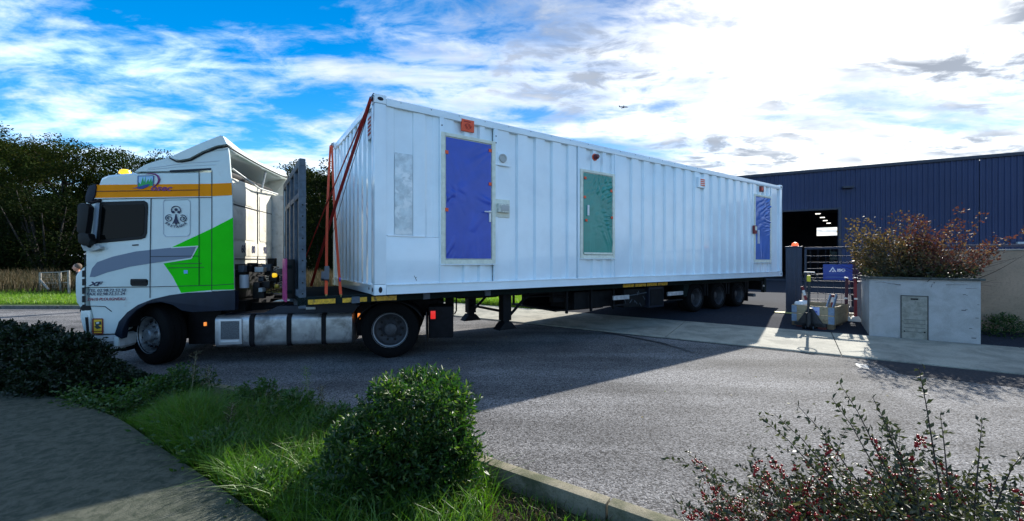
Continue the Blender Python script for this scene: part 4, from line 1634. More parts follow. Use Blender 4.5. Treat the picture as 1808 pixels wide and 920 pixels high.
d2 = door_unit(gu0, gu1, 1.80, 3.52, M_TURQ, [(4.72, 3.52, -95, .30, .022, 60), (4.95, 3.52, -105, .35, .020, 50), (5.12, 3.28, 195, .45, .020, 45), (5.12, 3.0, 200, .3, .012, 55), (5.11, 2.65, 182, .16, .016, 80), (5.11, 2.1, 110, .35, .020, 45), (5.1, 2.5, 190, .2, .012, 70), (4.5, 1.83, 90, .15, .008, 60)], 2,
               label="lower opening under turquoise film in the middle of the wall")
for u, z_ in ((4.30, 3.40), (4.285, 3.0), (4.33, 2.52), (5.08, 3.2), (5.10, 2.62)):
    B().box(u - .03, u + .03, -.026, -.018, z_ - .025, z_ + .025).obj("tape_piece", M_OTAPE, d2, smooth=False)
B().box(4.36, 4.40, -.04, -.005, 2.62, 2.84, .01).obj("door_handle", MATS["white_handle"], d2)
B().box(4.27, 5.11, -.03, -.012, 1.81, 1.85, .004).obj("bottom_tape_strip", M_BEIGE, d2)
eu0, eu1 = 11.5, 12.45
d3 = door_unit(eu0, eu1, 1.70, 3.67, M_BLU2, [(12.45, 3.66, 215, .6, .035, 36), (12.45, 3.4, 190, .4, .03, 40), (12.44, 2.9, 170, .3, .03, 40), (12.44, 2.65, 190, .2, .02, 50), (11.9, 1.7, 90, .2, .01, 40)], 3,
               label="door under pale blue film at the far end of the wall")
B().box(11.62, 11.66, -.05, -.005, 2.2, 2.62, .01).obj("door_handle", MATS["white_handle"], d3)
# fittings on the wall
o = B().box(1.44, 1.68, -.012, .024, 3.88, 4.08, .004).obj("orange_sticker", M_OTAPE, cont)
M_INK = mat("dark_red_ink", (.35, .02, .01), .6)
b = B()
b.box(1.48, 1.61, -.0145, -.012, 4.035, 4.05)
b.tube([(1.50 + .13 * t / 12, -.014, 3.965 + .028 * math.sin(t * 1.1)) for t in range(13)], .004, 5)
b.tube([(1.56 + .05 * math.cos(a * .5), -.014, 3.965 + .045 * math.sin(a * .5)) for a in range(14)], .004, 5)
b.obj("sticker_marks", M_INK, o, smooth=False)
pl = B().box(2.15, 2.42, -.012, .05, 3.40, 3.62, .005).obj("lamp_plate", M_CONT, cont)
b = B().lathe([(0, -.02), (.05, -.02), (.058, -.03), (.075, -.03), (.08, -.0)], 24, 'y', (2.26, -.012, 3.52))
b.obj("round_socket", mat("grey_socket", (.45, .46, .44), .5), pl)
B().box(2.11, 2.45, -.02, -.004, 3.385, 3.40, .003).obj("plate_drip_edge", M_CONT, pl)
sb = B().box(2.14, 2.38, -.07, .05, 2.54, 2.70, .015).obj("switch_box", mat("taped_grey_box", (.62, .64, .56), .6, noise=(20, .3)), cont)
B().box(2.12, 2.42, -.006, .02, 2.46, 2.78, .004).obj("masking_tape", M_BEIGE, sb)
B().box(2.2, 2.36, -.075, -.069, 2.57, 2.67, .003).obj("switch_cover", MATS["grey_socket"], sb)
b = B().lathe([(0, -.12), (.035, -.115), (.055, -.08), (.055, .0)], 16, 'y', (4.61, 0.02, 3.88))
b.obj("alarm_lamp", mat("dark_red_lamp", (.12, .01, .02), .3), cont)
B().lathe([(.055, -.02), (.075, -.02), (.075, .0)], 16, 'y', (4.61, .022, 3.88)).obj("alarm_ring", M_OTAPE, cont)
vb = B().box(8.40, 8.72, -.03, .03, 3.62, 3.90, .01).obj("vent_box", M_CONT, cont)
for k in range(4):
    B().box(8.49, 8.69, -.036, -.03, 3.67 + k * .05, 3.70 + k * .05).obj("vent_slat", M_OTAPE, vb, smooth=False)
b = B().box(11.78, 11.98, -.03, .02, 3.83, 4.0, .01).obj("alarm_housing", mat("maroon_box", (.20, .02, .02), .5), cont)
B().cyl((11.88, -.035, 3.915), (11.88, -.03, 3.915), .05, 16).obj("alarm_sounder", M_OTAPE, b)
B().box(11.33, 11.48, -.06, .0, 2.5, 2.75, .01).obj("key_box", MATS["maroon_box"], cont)
B().box(11.36, 11.47, -.066, -.06, 2.6, 2.72, .003).obj("key_box_label", M_BEIGE, cont)
# scratch mark low on the plate
b = B()
b.tube([(.62, .0165, 1.44), (.645, .0165, 1.39), (.66, .0165, 1.36)], .004, 4)
b.tube([(.66, .0165, 1.42), (.642, .0165, 1.395)], .003, 4)
b.obj("scratch_mark", M_DARKV, cont, smooth=False)
# front end wall (towards the cab) and the two hidden walls
corr(PW, CW - PW, .30, PW + .08, ZB, ZTp, "end_wall_sheet", vout=.02, vin=.095, axis='v')
corr(PW, CW - PW, .30, PW + .08, ZB, ZTp, "end_wall_sheet", vout=.03, vin=.075, axis='v', flip=-1, base=CL)
corr(PW, CL - PW, .4165, PW + .08, ZB, ZTp, "wall_sheet", flip=-1, base=CW)
# notice on the end wall
nt = B().box(.012, .03, .23, .45, 3.58, 3.98, .003).obj("notice_panel", mat("notice_white", (.6, .65, .7), .5), cont)
for k in range(5):
    B().box(.008, .012, .25 + .01 * (k % 2), .43, 3.64 + k * .06, 3.675 + k * .06).obj("notice_line", M_INK, nt, smooth=False)
bt = B().cyl((-.002, .32, 1.245), (.006, .32, 1.245), .022, 12)
bt.obj("rail_plug", M_DARKV, cont)

# ================================================================== STRAPS
M_STR = mat("orange_red_webbing", (.72, .07, .015), .55, noise=(40, .15))
M_STRD = mat("dark_red_webbing", (.42, .02, .012), .6, noise=(40, .2))
M_RATCH = mat("ratchet_steel", (.10, .12, .14), .45, metal=.5)


def strap(p0, p1, wd, m, label, ratchet=None, twist=0.0, blue=False):
    P0, P1_ = Vector(p0), Vector(p1)
    root = empty("ratchet_strap", CT_O, CT_A, label, "strap", "ratchet straps over the container end")
    d = (P1_ - P0).normalized()
    side0 = Vector((1, .25, 0))
    side0 = (side0 - d * side0.dot(d)).normalized()
    rings = []
    N = 16
    for i in range(N + 1):
        t = i / N
        p = P0.lerp(P1_, t) + Vector((-.02 * math.sin(math.pi * t), 0, 0))
        s_ = Matrix.Rotation(twist * t, 3, d) @ side0
        n_ = d.cross(s_)
        rings.append([p - s_ * wd / 2 - n_ * .0015, p + s_ * wd / 2 - n_ * .0015, p + s_ * wd / 2 + n_ * .0015, p - s_ * wd / 2 + n_ * .0015])
    B().loft(rings).obj("webbing", m, root, smooth=False)
    hk = B()
    hk.tube([P0, P0 + Vector((.03, 0, .06)), P0 + Vector((.09, 0, .05)), P0 + Vector((.10, 0, .0))], .010, 6)
    hk.obj("top_hook", M_RATCH, root)
    hk = B()
    hk.tube([P1_ + Vector((0, .03, 0)), P1_ + Vector((0, .0, -.07)), P1_ + Vector((0, -.03, 0))], .010, 6)
    hk.obj("bottom_hook", mat("zinc_yellow_hook", (.55, .42, .12), .4, metal=.5), root)
    if ratchet:
        c = P0.lerp(P1_, ratchet)
        rb = B()
        q = d.to_track_quat('Z', 'Y').to_matrix().to_4x4()
        rb.box(-.035, .035, -.035, .035, -.14, .14, .01, Matrix.Translation(c) @ q)
        rb.box(-.05, .02, -.03, .03, -.03, .12, .01, Matrix.Translation(c + Vector((-.03, 0, 0))) @ q)
        rb.obj("ratchet", M_RATCH, root)
    if blue:
        c = P0.lerp(P1_, .93)
        q = d.to_track_quat('Z', 'Y').to_matrix().to_4x4()
        B().box(-.008, .008, -.035, .035, -.03, .03, .002, Matrix.Translation(c) @ q).obj("strap_tag", mat("blue_tag", (.04, .05, .5), .5), root)
    return root


ztop = Z1 - .03
strap((-.03, .06, ztop), (-.48, V1 - .05, DK + .02), .055, M_STRD, "wide dark red strap slanting from the container's near top corner across its end", None)
strap((-.05, .02, ztop - .05), (-.78, V1 - .08, DK + .02), .022, M_STRD, "thin dark strap slanting beside the wide one, reaching nearest the headboard", .86)
strap((-.03, CW - .05, ztop), (-.40, V0 + .02, DK + .02), .042, M_STR, "bright orange strap with a blue tag, ending at the yellow tape on the trailer edge", None, blue=True)
strap((-.05, CW + .01, ztop), (-.60, V0 + .04, DK + .03), .042, M_STR, "orange strap carrying a dark ratchet near its lower end", .90)
# black cord thinner than the straps
cd = empty("tie_cord", CT_O, CT_A, "thin black cord running across the corrugated container end beside the red strap", "cord")
B().tube([(-.03, .12, ztop - .1), (-.08, 1.6, 3.0), (-.05, CW - .1, 2.15)], .006, 5).obj("cord_line", M_BLACK, cd)

# ================================================================== WAREHOUSE
M_CLAD = mat("navy_cladding", (.030, .044, .105), .5, spec=.3, noise=(.25, .12))
M_CLADD = mat("navy_trim", (.018, .024, .045), .5)
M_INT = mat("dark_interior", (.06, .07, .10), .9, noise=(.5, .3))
M_LAMP = mat("lit_lamp", (.9, .9, .9), .5, emit=((1, .97, .88), 1.2))
WO = Vector((17.1, 29.7, 0))
WA = math.atan2(-.47, .883)
wh = empty("warehouse", WO, WA, "large navy blue warehouse with vertical ribbed metal cladding and an open dark doorway", "warehouse")
HT = 7.9
DX0, DX1, DZ = -1.6, 5.36, 5.09


def cladding(x0, x1, z0, z1, y=0.0, name="cladding_sheet"):
    pts = []
    x = math.floor(x0 / .25) * .25
    while x < x1 + .25:
        for dx, dy in ((0, 0), (.03, -.045), (.10, -.045), (.13, 0)):
            if x0 <= x + dx <= x1:
                pts.append((x + dx, dy))
        x += .25
    pts = [(x0, pts[0][1])] + pts + [(x1, pts[-1][1])]
    B().loft([[(p, y + q, z) for p, q in pts] for z in (z0, z1)], close=False, caps=False).obj(name, M_CLAD, wh, ang=15)


for xa, xb in ((-30, -22), (-22, -14), (-14, -6), (-6, DX0), (DX1, 12), (12, 19), (19, 26), (26, 34)):
    cladding(xa + .004, xb - .004, 0.1, HT - .2)
cladding(DX0, DX1, DZ + .12, HT - .2)
B().box(-30, 34, -.12, .3, HT - .2, HT, .02).obj("parapet_flashing", M_CLADD, wh)
B().box(DX0 - .15, DX0, -.08, .3, .2, DZ + .15, .01).obj("door_frame", M_CLADD, wh)
B().box(DX1, DX1 + .15, -.08, .3, .2, DZ + .15, .01).obj("door_frame", M_CLADD, wh)
B().box(DX0 - .15, DX1 + .15, -.078, .3, DZ, DZ + .118, .01).obj("door_lintel", M_CLADD, wh)
# roof and far walls, one opening that lets daylight in
b = B()
b.box(-30, 34, .3, 28, HT - .4, HT - .25)
b.box(-30, -29.8, .3, 28, .2, HT - .25)
b.box(33.8, 34, .3, 28, .2, HT - .25)
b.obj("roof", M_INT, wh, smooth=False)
# position of the daylight opening in the back wall (measured through the doorway)
ka, kb = (1442 - 904) / FPX, (1484 - 904) / FPX


def back_u(k, yy=28.0):
    a = Vector((math.cos(WA), math.sin(WA)))
    n_ = Vector((-a.y, a.x))
    p = Vector((WO.x, WO.y)) + n_ * yy
    u = (k * p.y - p.x) / (a.x - k * a.y)
    return u, p.y + u * a.y


ua, Ya = back_u(ka)
ub, Yb = back_u(kb + .04)
zz0, zz1 = CZ + (460 - 416.5) / FPX * Ya, CZ + (460 - 402) / FPX * Ya
b = B()
b.box(-30, ua, 28, 28.2, .2, HT - .3)
b.box(ub, 34, 28, 28.2, .2, HT - .3)
b.box(ua, ub, 28, 28.2, .2, zz0)
b.box(ua, ub, 28, 28.2, zz1, HT - .3)
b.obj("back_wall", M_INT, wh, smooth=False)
b = B()
b.box(-29.8, 33.8, .3, 28, .26, .27)
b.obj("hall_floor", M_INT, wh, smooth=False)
for x_, y_, yy in ((1444, 378, 8), (1452, 384.5, 11), (1457, 390, 14), (1463, 394.5, 18)):
    u, Y_ = back_u((x_ - 904) / FPX, yy)
    z_ = CZ + (460 - y_) / FPX * Y_
    B().box(u - .16, u + .16, yy - .12, yy + .12, z_, z_ + .05, .01).obj("ceiling_lamp", M_LAMP, wh)
u, Y_ = back_u((1477 - 904) / FPX, 10)
b = B()
for k in range(4):
    b.box(u - .4, u + .4, 9.8, 10.2, .9 + k * .42, 1.2 + k * .42, .01)
b.box(u - .45, u - .4, 9.8, 10.2, .3, 2.8)
b.box(u + .4, u + .45, 9.8, 10.2, .3, 2.8)
b.obj("stocked_rack", mat("dusty_teal_goods", (.16, .22, .22), .7), wh, smooth=False)
# bulkhead lamp on the facade
a_, z_ = on_line(WO, WA, 1496, 331)
B().box(a_ - .3, a_ + .3, -.32, -.05, z_ - .08, z_ + .06, .02).obj("bulkhead_lamp", M_CLADD, wh)
a_, z_ = on_line(WO, WA, 1806, 429)
B().box(a_ - .3, a_ + .6, -.25, -.05, z_ - .08, z_ + .06, .02).obj("wall_bracket", M_LGREY, wh)

# ================================================================== GATE
M_GATE = mat("gate_navy_paint", (.022, .032, .062), .45, metal=.1, noise=(5, .15))
M_GATEB = mat("gate_bar_paint", (.03, .042, .075), .6, spec=.25, noise=(5, .15))
gp = empty("gate_post", RN(.08, 13.6, .24), RD_A, "tall boxy dark navy gate post topped by an orange beacon", "gate post")
gb = B().box(-.16, .20, -.14, .14, 0, 1.80, .01)
gb.obj("post_box", M_GATE, gp)
for x_ in (-.09, .03, .13):
    B().box(x_ - .03, x_ + .03, -.155, -.14, .03, 1.77, .006).obj("post_rib", M_GATE, gp)
B().box(-.18, .22, -.16, .16, 1.80, 1.83, .008).obj("post_cap", M_GATE, gp)
bc = empty("beacon_light", RN(.13, 13.6, 2.07), RD_A, "small orange flashing beacon on top of the dark gate post", "beacon")
B().lathe([(0, .11), (.05, .10), (.075, .07), (.085, 0)], 16, 'z').obj("lens", mat("orange_lens", (.9, .14, .05), .35, emit=((1, .16, .05), .45)), bc)
B().lathe([(0, 0), (.09, 0), (.09, -.012), (0, -.012)], 16, 'z', (0, 0, .008)).obj("base", M_BLACK, bc)
sg = empty("sliding_gate", RN(.34, 13.6, .24), RD_A, "dark navy sliding gate of horizontal bars and wire mesh behind the crate", "gate")
GW = 4.2
B().box(0, GW, -.03, .03, 1.74, 1.80, .006).obj("top_rail", M_GATEB, sg)
B().box(0, GW, -.04, .04, .10, .24, .006).obj("bottom_rail", M_GATE, sg)
B().box(0, .05, -.029, .029, .24, 1.74, .004).obj("gate_stile", M_GATE, sg)
B().box(GW - .05, GW, -.029, .029, .24, 1.74, .004).obj("gate_stile", M_GATE, sg)
B().box(1.9, 1.96, -.028, .028, .24, 1.74, .004).obj("gate_stile", M_GATE, sg)
for z_ in (1.56, 1.39, 1.22, 1.06, .97, .89, .72, .56, .40):
    B().box(.05, GW - .05, -.012, .012, z_ - .009, z_ + .009, .003).obj("gate_bar", M_GATEB, sg)
for k in range(int(GW / .165)):
    x_ = .13 + k * .165
    B().cyl((x_, .012, .24), (x_, .012, 1.74), .004, 6).obj("gate_wire", M_GATE, sg)
# company sign on the gate
s0 = .40
bo = empty("gate_sign", RN(.74, 13.53, 1.17), RD_A, "blue rectangular sign reading ISO with a white triangle logo, hung on the gate bars", "sign")
SW, SH = .60, .41
B().box(0, SW, 0, .02, 0, SH, .004).obj("panel", mat("sign_blue", (.02, .06, .34), .4), bo)
M_SW = mat("sign_white", (.85, .87, .95), .5)
text("lettering", "ISO", .095, M_SW, bo, (.375, -.004, .255), (R(90), 0, 0), bold=.005, sx=1.15)
b = B()
b.prism([(.12, .21), (.20, .345), (.215, .325), (.165, .235), (.155, .21)], -.004, .001, 'y')
b.prism([(.18, .21), (.205, .255), (.22, .235), (.232, .21)], -.004, .001, 'y')
b.prism([(.205, .325), (.222, .31), (.275, .21), (.245, .21), (.20, .30)], -.004, .001, 'y')
b.obj("logo_triangle", M_SW, bo, smooth=False)
M_SB2 = mat("sign_pale_blue", (.08, .16, .42), .5)
for z_, x0, x1, h_ in ((.195, .31, .45, .012), (.155, .11, .45, .010), (.06, .05, .42, .018), (.085, .08, .35, .008)):
    B().box(x0, x1, -.004, .0, z_, z_ + h_).obj("print_line", M_SB2, bo, smooth=False)

# red and white barrier posts leaning behind the gate's right half
M_RW = mat("barrier_red", (.16, .012, .02), .5)
M_WW = mat("barrier_white", (.75, .74, .70), .5)
M_DKR = mat("barrier_dark_red", (.07, .01, .02), .5)
BR = [(1.22, "leftmost of the three barrier posts beside the planter", .018), (1.40, "middle of the three barrier posts beside the planter", -.01), (1.60, "rightmost barrier post, closest to the planter", .0)]
for k, (r_, lab, tl_) in enumerate(BR):
    e = empty("barrier_post", RN(r_ - .1, 12.55, .235), RD_A, lab, "barrier post", "red barrier posts by the planter")
    B().box(-.03, .03, -.03, .03, .06, 1.02, .006).obj("post", M_RW if k != 0 else M_DKR, e, rot=(0, tl_, 0))
    B().box(-.034, .034, -.034, .034, 1.02, 1.045, .004).obj("post_top", M_WW, e)
    B().box(-.032, .032, -.032, .032, .52, .56, .003).obj("white_band", M_WW, e)
    B().prism([(-.12, 0), (.12, 0), (.06, .12), (-.06, .12)], -.1, .1, 'y', .01).obj("foot", M_WW, e)
e = empty("grey_post", RN(1.40, 12.9, .24), RD_A, "thick blue grey post standing between the red barrier posts", "post")
B().box(-.07, .07, -.07, .07, 0, .92, .01).obj("shaft", mat("slate_post", (.08, .12, .17), .5), e)
B().box(-.075, .075, -.075, .075, .92, .94, .004).obj("cap", M_LGREY, e)
# low white kerb block behind them
o = B().box(0, 1.9, -.1, .1, 0, .14, .02).obj("concrete_block", M_PAVE, None, loc=RN(.85, 13.05, .24), rot=(0, 0, RD_A))
tag(o, "long low white concrete block on the ground behind the barrier posts", "concrete block")
# signal beacon pole
def signpole(r_, n_, z_, h_, tilt, lab):
    e = empty("warning_pole", RN(r_, n_, z_), RD_A, lab, "warning pole", "red and white poles in the crate")
    k = 0
    zz = 0
    while zz < h_:
        B().cyl((0, 0, zz), (0, 0, min(h_, zz + .12)), .03, 10).obj("band", M_WW if k % 2 == 0 else M_RW, e)
        zz += .12
        k += 1
    e.rotation_euler = (0, tilt, RD_A)
    return e


# ================================================================== CRATE, PALLET, PALLET TRUCK
M_WOOD = mat("crate_wood", (.38, .29, .17), .7, noise=(3, .15), dirt=((.24, .16, .09), 9, .5, .7), bump=(30, .4, .004))
M_WOODD = mat("pallet_wood", (.16, .11, .06), .8, noise=(5, .3), bump=(30, .4, .004))
M_HINGE = mat("zinc_hinge", (.20, .27, .36), .5, metal=.1, noise=(20, .2))
CA = math.atan2(.615, .79)
CP = Vector((7.10, 8.96, .105))
pal = empty("pallet", CP, CA, "low wooden pallet on the asphalt under the wooden crate", "pallet")
for y_ in (0, .355, .70):
    B().box(0, 1.2, y_, y_ + .10, 0, .022, .003).obj("bottom_board", M_WOODD, pal)
for x_ in (0, .53, 1.055):
    for y_ in (0, .33, .66):
        B().box(x_, x_ + .145, y_, y_ + .14, .022, .10, .003).obj("block", M_WOODD, pal)
for x_ in (0, .53, 1.055):
    B().box(x_, x_ + .145, 0, .8, .10, .122, .003).obj("stringer_board", M_WOODD, pal)
for k in range(5):
    B().box(0, 1.2, k * .17, k * .17 + .12, .122, .144, .003).obj("top_board", M_WOODD, pal)
crate = empty("wooden_crate", CP + Vector((0, 0, .146)), CA, "open wooden collar crate with zinc corner hinges standing on the pallet", "crate")
for lv in range(2):
    z0 = .002 + lv * .197
    for x_ in (0, 1.18):
        B().box(x_, x_ + .02, .0, .8, z0, z0 + .193, .003).obj("plank", M_WOOD, crate)
    for y_ in (0.0, .78):
        B().box(.021, 1.179, y_, y_ + .02, z0, z0 + .193, .003).obj("plank", M_WOOD, crate)
    for x_, y_ in ((0, 0), (1.2, 0), (0, .8), (1.2, .8)):
        hb = B()
        sx = 1 if x_ == 0 else -1
        sy = 1 if y_ == 0 else -1
        hb.box(min(x_, x_ - .004 * sx), max(x_, x_ - .004 * sx), min(y_, y_ + .10 * sy), max(y_, y_ + .10 * sy), z0 + .01, z0 + .18)
        hb.box(min(x_, x_ + .05 * sx), max(x_, x_ + .05 * sx), min(y_, y_ - .004 * sy), max(y_, y_ - .004 * sy), z0 + .01, z0 + .18)
        hb.obj("corner_hinge", M_HINGE, crate, smooth=False)
B().box(.03, 1.17, .03, .77, .005, .02).obj("crate_floor", M_WOODD, crate, smooth=False)
B().box(-.006, 0, .26, .42, .19, .37, .002).obj("paper_label", mat("pale_blue_paper", (.45, .5, .75), .6), crate)
B().box(-.008, -.006, .30, .38, .25, .28).obj("label_print", mat("blue_print", (.05, .08, .5), .6), crate, smooth=False)
# half-folded spare collar frame sticking out
fr = empty("folded_frame", CP + Vector((0, 0, .50)), CA, "pair of blue grey metal edged boards sticking up at a slant from the crate", "boards")
Mt = Matrix.Rotation(R(-42), 4, 'Y')
b = B()
fr1 = B().box(0, .42, -.02, .0, -.02, .08, .004, Matrix.Translation((.06, .04, -.02)) @ Mt).obj("edge_board", M_HINGE, fr)
fr2 = B().box(0, .42, -.02, .0, -.02, .08, .004, Matrix.Translation((.10, .16, -.02)) @ Mt).obj("edge_board", M_HINGE, fr)
# things in the crate
e = signpole(0, 0, 0, .45, -.25, "white and red banded pole leaning out of the crate's left end")
e.location = CP + Vector((-.12, .62, .52))
e = signpole(0, 0, 0, .42, 0.02, "red and white banded pole standing upright in the crate behind the pump handle")
e.location = CP + Vector((.38, .52, .36))
o = B().ball((0, 0, 0), .10, 12, (1.3, 1, .8)).ball((.1, .05, .02), .07, 10, (1, 1.2, .8)).ball((-.1, .03, .0), .06, 10).obj("crumpled_bag", mat("white_plastic_bag", (.75, .75, .75), .5, bump=(14, 1, .05)), None, loc=CP + Vector((-.28, .58, .56)))
tag(o, "crumpled white plastic bag lying in the crate by the leaning pole", "plastic bag")

M_PT = mat("pallet_truck_paint", (.014, .015, .018), .5, noise=(10, .3))
M_PTR = mat("pallet_truck_dark_red", (.10, .015, .012), .55)
pt = empty("pallet_truck", CP + Vector((0, 0, 0)), CA, "dark hand pallet truck with raised handle in front of the wooden crate", "pallet truck")
for y_ in (.12, .53):
    B().box(-.10, 1.05, y_, y_ + .15, .035, .095, .01).obj("fork", M_PTR, pt)
B().prism([(.14, .09), (.66, .09), (.64, .16), (.44, .50), (.36, .50), (.16, .16)], -.16, -.10, 'x', .01).obj("frame_plate", M_PT, pt)
B().box(-.16, -.05, .10, .70, .10, .17, .01).obj("crossbar", M_PT, pt)
B().cyl((-.24, .40, .08), (-.24, .40, .40), .05).obj("pump_cylinder", M_PT, pt)
for y_ in (.31, .45):
    w_ = B().cyl((-.25, y_, .075), (-.25, y_ + .045, .075), .075, 20).obj("steer_wheel", M_RUBBER, pt)
    B().cyl((-.25, y_ - .004, .075), (-.25, y_ + .049, .075), .035, 12).obj("wheel_hub", M_GALV, w_)
B().tube([(-.26, .40, .34), (-.24, .40, .70), (-.20, .40, 1.12)], .025, 8).obj("handle_shaft", M_PT, pt)
B().tube([(-.20, .40, 1.10), (-.19, .52, 1.16), (-.19, .55, 1.24), (-.185, .48, 1.30), (-.185, .32, 1.30), (-.19, .25, 1.24), (-.19, .28, 1.16), (-.20, .40, 1.10)], .013, 8).obj("handle_loop", M_PT, pt)
B().box(-.235, -.205, .365, .435, 1.10, 1.24, .006).obj("yellow_label", mat("yellow_label", (.75, .60, .04), .5), pt)
B().cyl((-.18, .30, 1.305), (-.18, .50, 1.305), .016, 8).obj("grip", M_LGREY, pt)
o = B().box(0, .55, 0, .25, 0, .02, .004).obj("yellow_board", mat("sunlit_yellow_board", (.55, .50, .18), .7, noise=(6, .2)), None, loc=RN(-.32, 13.25, .245), rot=(0, 0, RD_A + R(8)))
tag(o, "flat pale yellow board lying on the asphalt at the foot of the gate post", "board")

# ================================================================== PLANTER with meter door
M_REND = concrete_mat("planter_render", (.46, .45, .44), (.37, .36, .34), 1.9)
pln = empty("planter", RN(1.37, 11.14, .10), RD_A, "pale rendered masonry planter with a grey cap and meter door, holding the autumn shrub", "planter")
PWD, PD, PH = 1.57, 1.15, 1.20
b = B()
b.box(0, PWD, 0, .14, 0, PH, .012)
b.obj("front_wall", M_REND, pln)
B().box(0, .14, .141, PD, 0, PH, .008).obj("side_wall", M_REND, pln)
B().box(PWD - .14, PWD, .141, PD, 0, PH, .008).obj("side_wall", M_REND, pln)
B().box(.141, PWD - .141, PD - .14, PD, 0, PH, .008).obj("rear_wall", M_REND, pln)
B().box(.14, PWD - .14, .14, PD - .14, 0, PH - .08).obj("soil", M_SOIL, pln, smooth=False)
M_CAP = concrete_mat("cap_stone", (.10, .11, .10), (.05, .055, .05), 2)
B().box(-.05, PWD + .05, -.05, .19, PH + .002, PH + .045, .012).obj("cap_stone", M_CAP, pln)
B().box(-.05, .19, .192, PD + .03, PH + .002, PH + .045, .012).obj("cap_stone", M_CAP, pln)
B().box(PWD - .19, PWD + .05, .192, PD + .03, PH + .002, PH + .045, .012).obj("cap_stone", M_CAP, pln)
M_MDOOR = concrete_mat("meter_door_resin", (.34, .32, .27), (.22, .21, .17), 2, .6)
x0, x1 = .49, .86
md = B().box(x0, x1, -.012, .03, .0, .87, .006).obj("meter_door", M_MDOOR, pln)
B().box(x0 - .015, x0 - .001, -.016, .03, 0, .885, .003).obj("meter_door_frame", mat("rusty_dark_frame", (.05, .05, .045), .7), pln)
B().box(x1 + .001, x1 + .015, -.016, .03, 0, .885, .003).obj("meter_door_frame", MATS["rusty_dark_frame"], pln)
B().box(x0, x1, -.016, .03, .871, .885, .003).obj("meter_door_frame", MATS["rusty_dark_frame"], pln)
B().box(x0 + .13, x0 + .24, -.016, -.011, .80, .83).obj("name_plate", M_BLACK, md, smooth=False)
for z_ in (.16, .24, .32, .40):
    B().box(x0 + .03, x1 - .03, -.016, -.012, z_, z_ + .012).obj("door_groove", mat("groove_grey", (.14, .14, .12), .8), md, smooth=False)
for x_ in (x0 + .04, x1 - .04):
    B().cyl((x_, -.02, .17), (x_, -.01, .17), .014, 8).obj("door_bolt", M_BLACK, md)
b = B()
for x_, z_, s_ in ((1.34, .93, .02), (1.38, .92, .012), (1.32, .63, .03), (1.37, .65, .015), (1.42, .30, .02), (1.45, .12, .03), (1.5, .5, .02), (1.52, .75, .015)):
    b.box(x_, x_ + s_ * 2, -.003, .001, z_, z_ + s_ * .6)
b.obj("render_chips", mat("chip_dark", (.12, .12, .12), .9), pln, smooth=False)

# beige boundary wall to the right
M_BEIW = concrete_mat("beige_render", (.42, .29, .20), (.30, .22, .15), .6)
bw = empty("boundary_wall", RN(2.55, 12.45, .10), RD_A, "long beige rendered boundary wall behind the planter at the right", "wall")
B().box(0, 22, 0, .2, -.05, 1.78, .01).obj("wall_body", M_BEIW, bw)
B().box(-.02, 22, -.02, .22, 1.782, 1.81, .008).obj("wall_coping", concrete_mat("coping_beige", (.40, .37, .32), (.3, .28, .24), 1), bw)

# small masonry meter wall and post seen under the trailer
M_STONE = concrete_mat("pale_block", (.42, .40, .33), (.33, .31, .26), 1.5)
gw = empty("low_block_wall", RN(-8.0, 13.1, .13), RD_A, "low pale wall of vertical blocks seen beneath the trailer beside the grass", "low wall")
for k in range(9):
    B().box(.30 + k * .22, .30 + k * .22 + .21, 0, .15, 0, .62, .006).obj("block", M_STONE, gw)
B().box(0, .28, -.05, .22, 0, .68, .012).obj("end_pillar", M_STONE, gw)

# ================================================================== AEROPLANE
e = empty("aeroplane", (0.2748 * 1500, 1500, CZ + (460 - 189) / FPX * 1500), 0, "tiny dark aeroplane silhouette high in the bright sky above the container", "aeroplane")
M_AIR = mat("aeroplane_grey", (.05, .055, .07), .5)
b = B().tube([(-16, 0, 1.0), (-14, 0, .6), (-8, 0, .2), (8, 0, 0), (14, 0, 0), (17, 0, -.5)], [.3, 1.2, 2.0, 2.1, 1.7, .3], 12)
b.obj("fuselage", M_AIR, e)
B().prism([(-1, 0), (5, 0), (-3, 16), (-5.5, 16)], -.6, -.2, 'z').obj("wing", M_AIR, e, smooth=False)
B().prism([(-1, 0), (5, 0), (-3, -16), (-5.5, -16)], -.6, -.2, 'z').obj("wing", M_AIR, e, smooth=False)
B().prism([(-16.5, .8), (-11, .8), (-15.5, 6), (-18, 6)], -.2, .2, 'y').obj("tail_fin", M_AIR, e, smooth=False)
B().prism([(-16.5, -5), (-14.5, -5), (-11.5, 0), (-14.5, 5), (-16.5, 5), (-15, 0)], .8, 1.1, 'z').obj("tailplane", M_AIR, e, smooth=False)
for y_ in (5, -5):
    B().tube([(3.5, y_, -1.6), (-.5, y_, -1.6)], [1.1, .7], 10).obj("engine", M_AIR, e)

# ================================================================== PEOPLE
M_SKIN = mat("skin", (.52, .27, .18), .5)
M_JKT = mat("dark_jacket", (.012, .013, .018), .8)
M_TRS = mat("dark_trousers", (.014, .017, .030), .85)
M_SHOE = mat("black_shoes", (.01, .01, .01), .6)
M_HAIR = mat("grey_brown_hair", (.10, .07, .05), .8)
M_PURP = mat("purple_brown_jacket", (.06, .02, .05), .8)


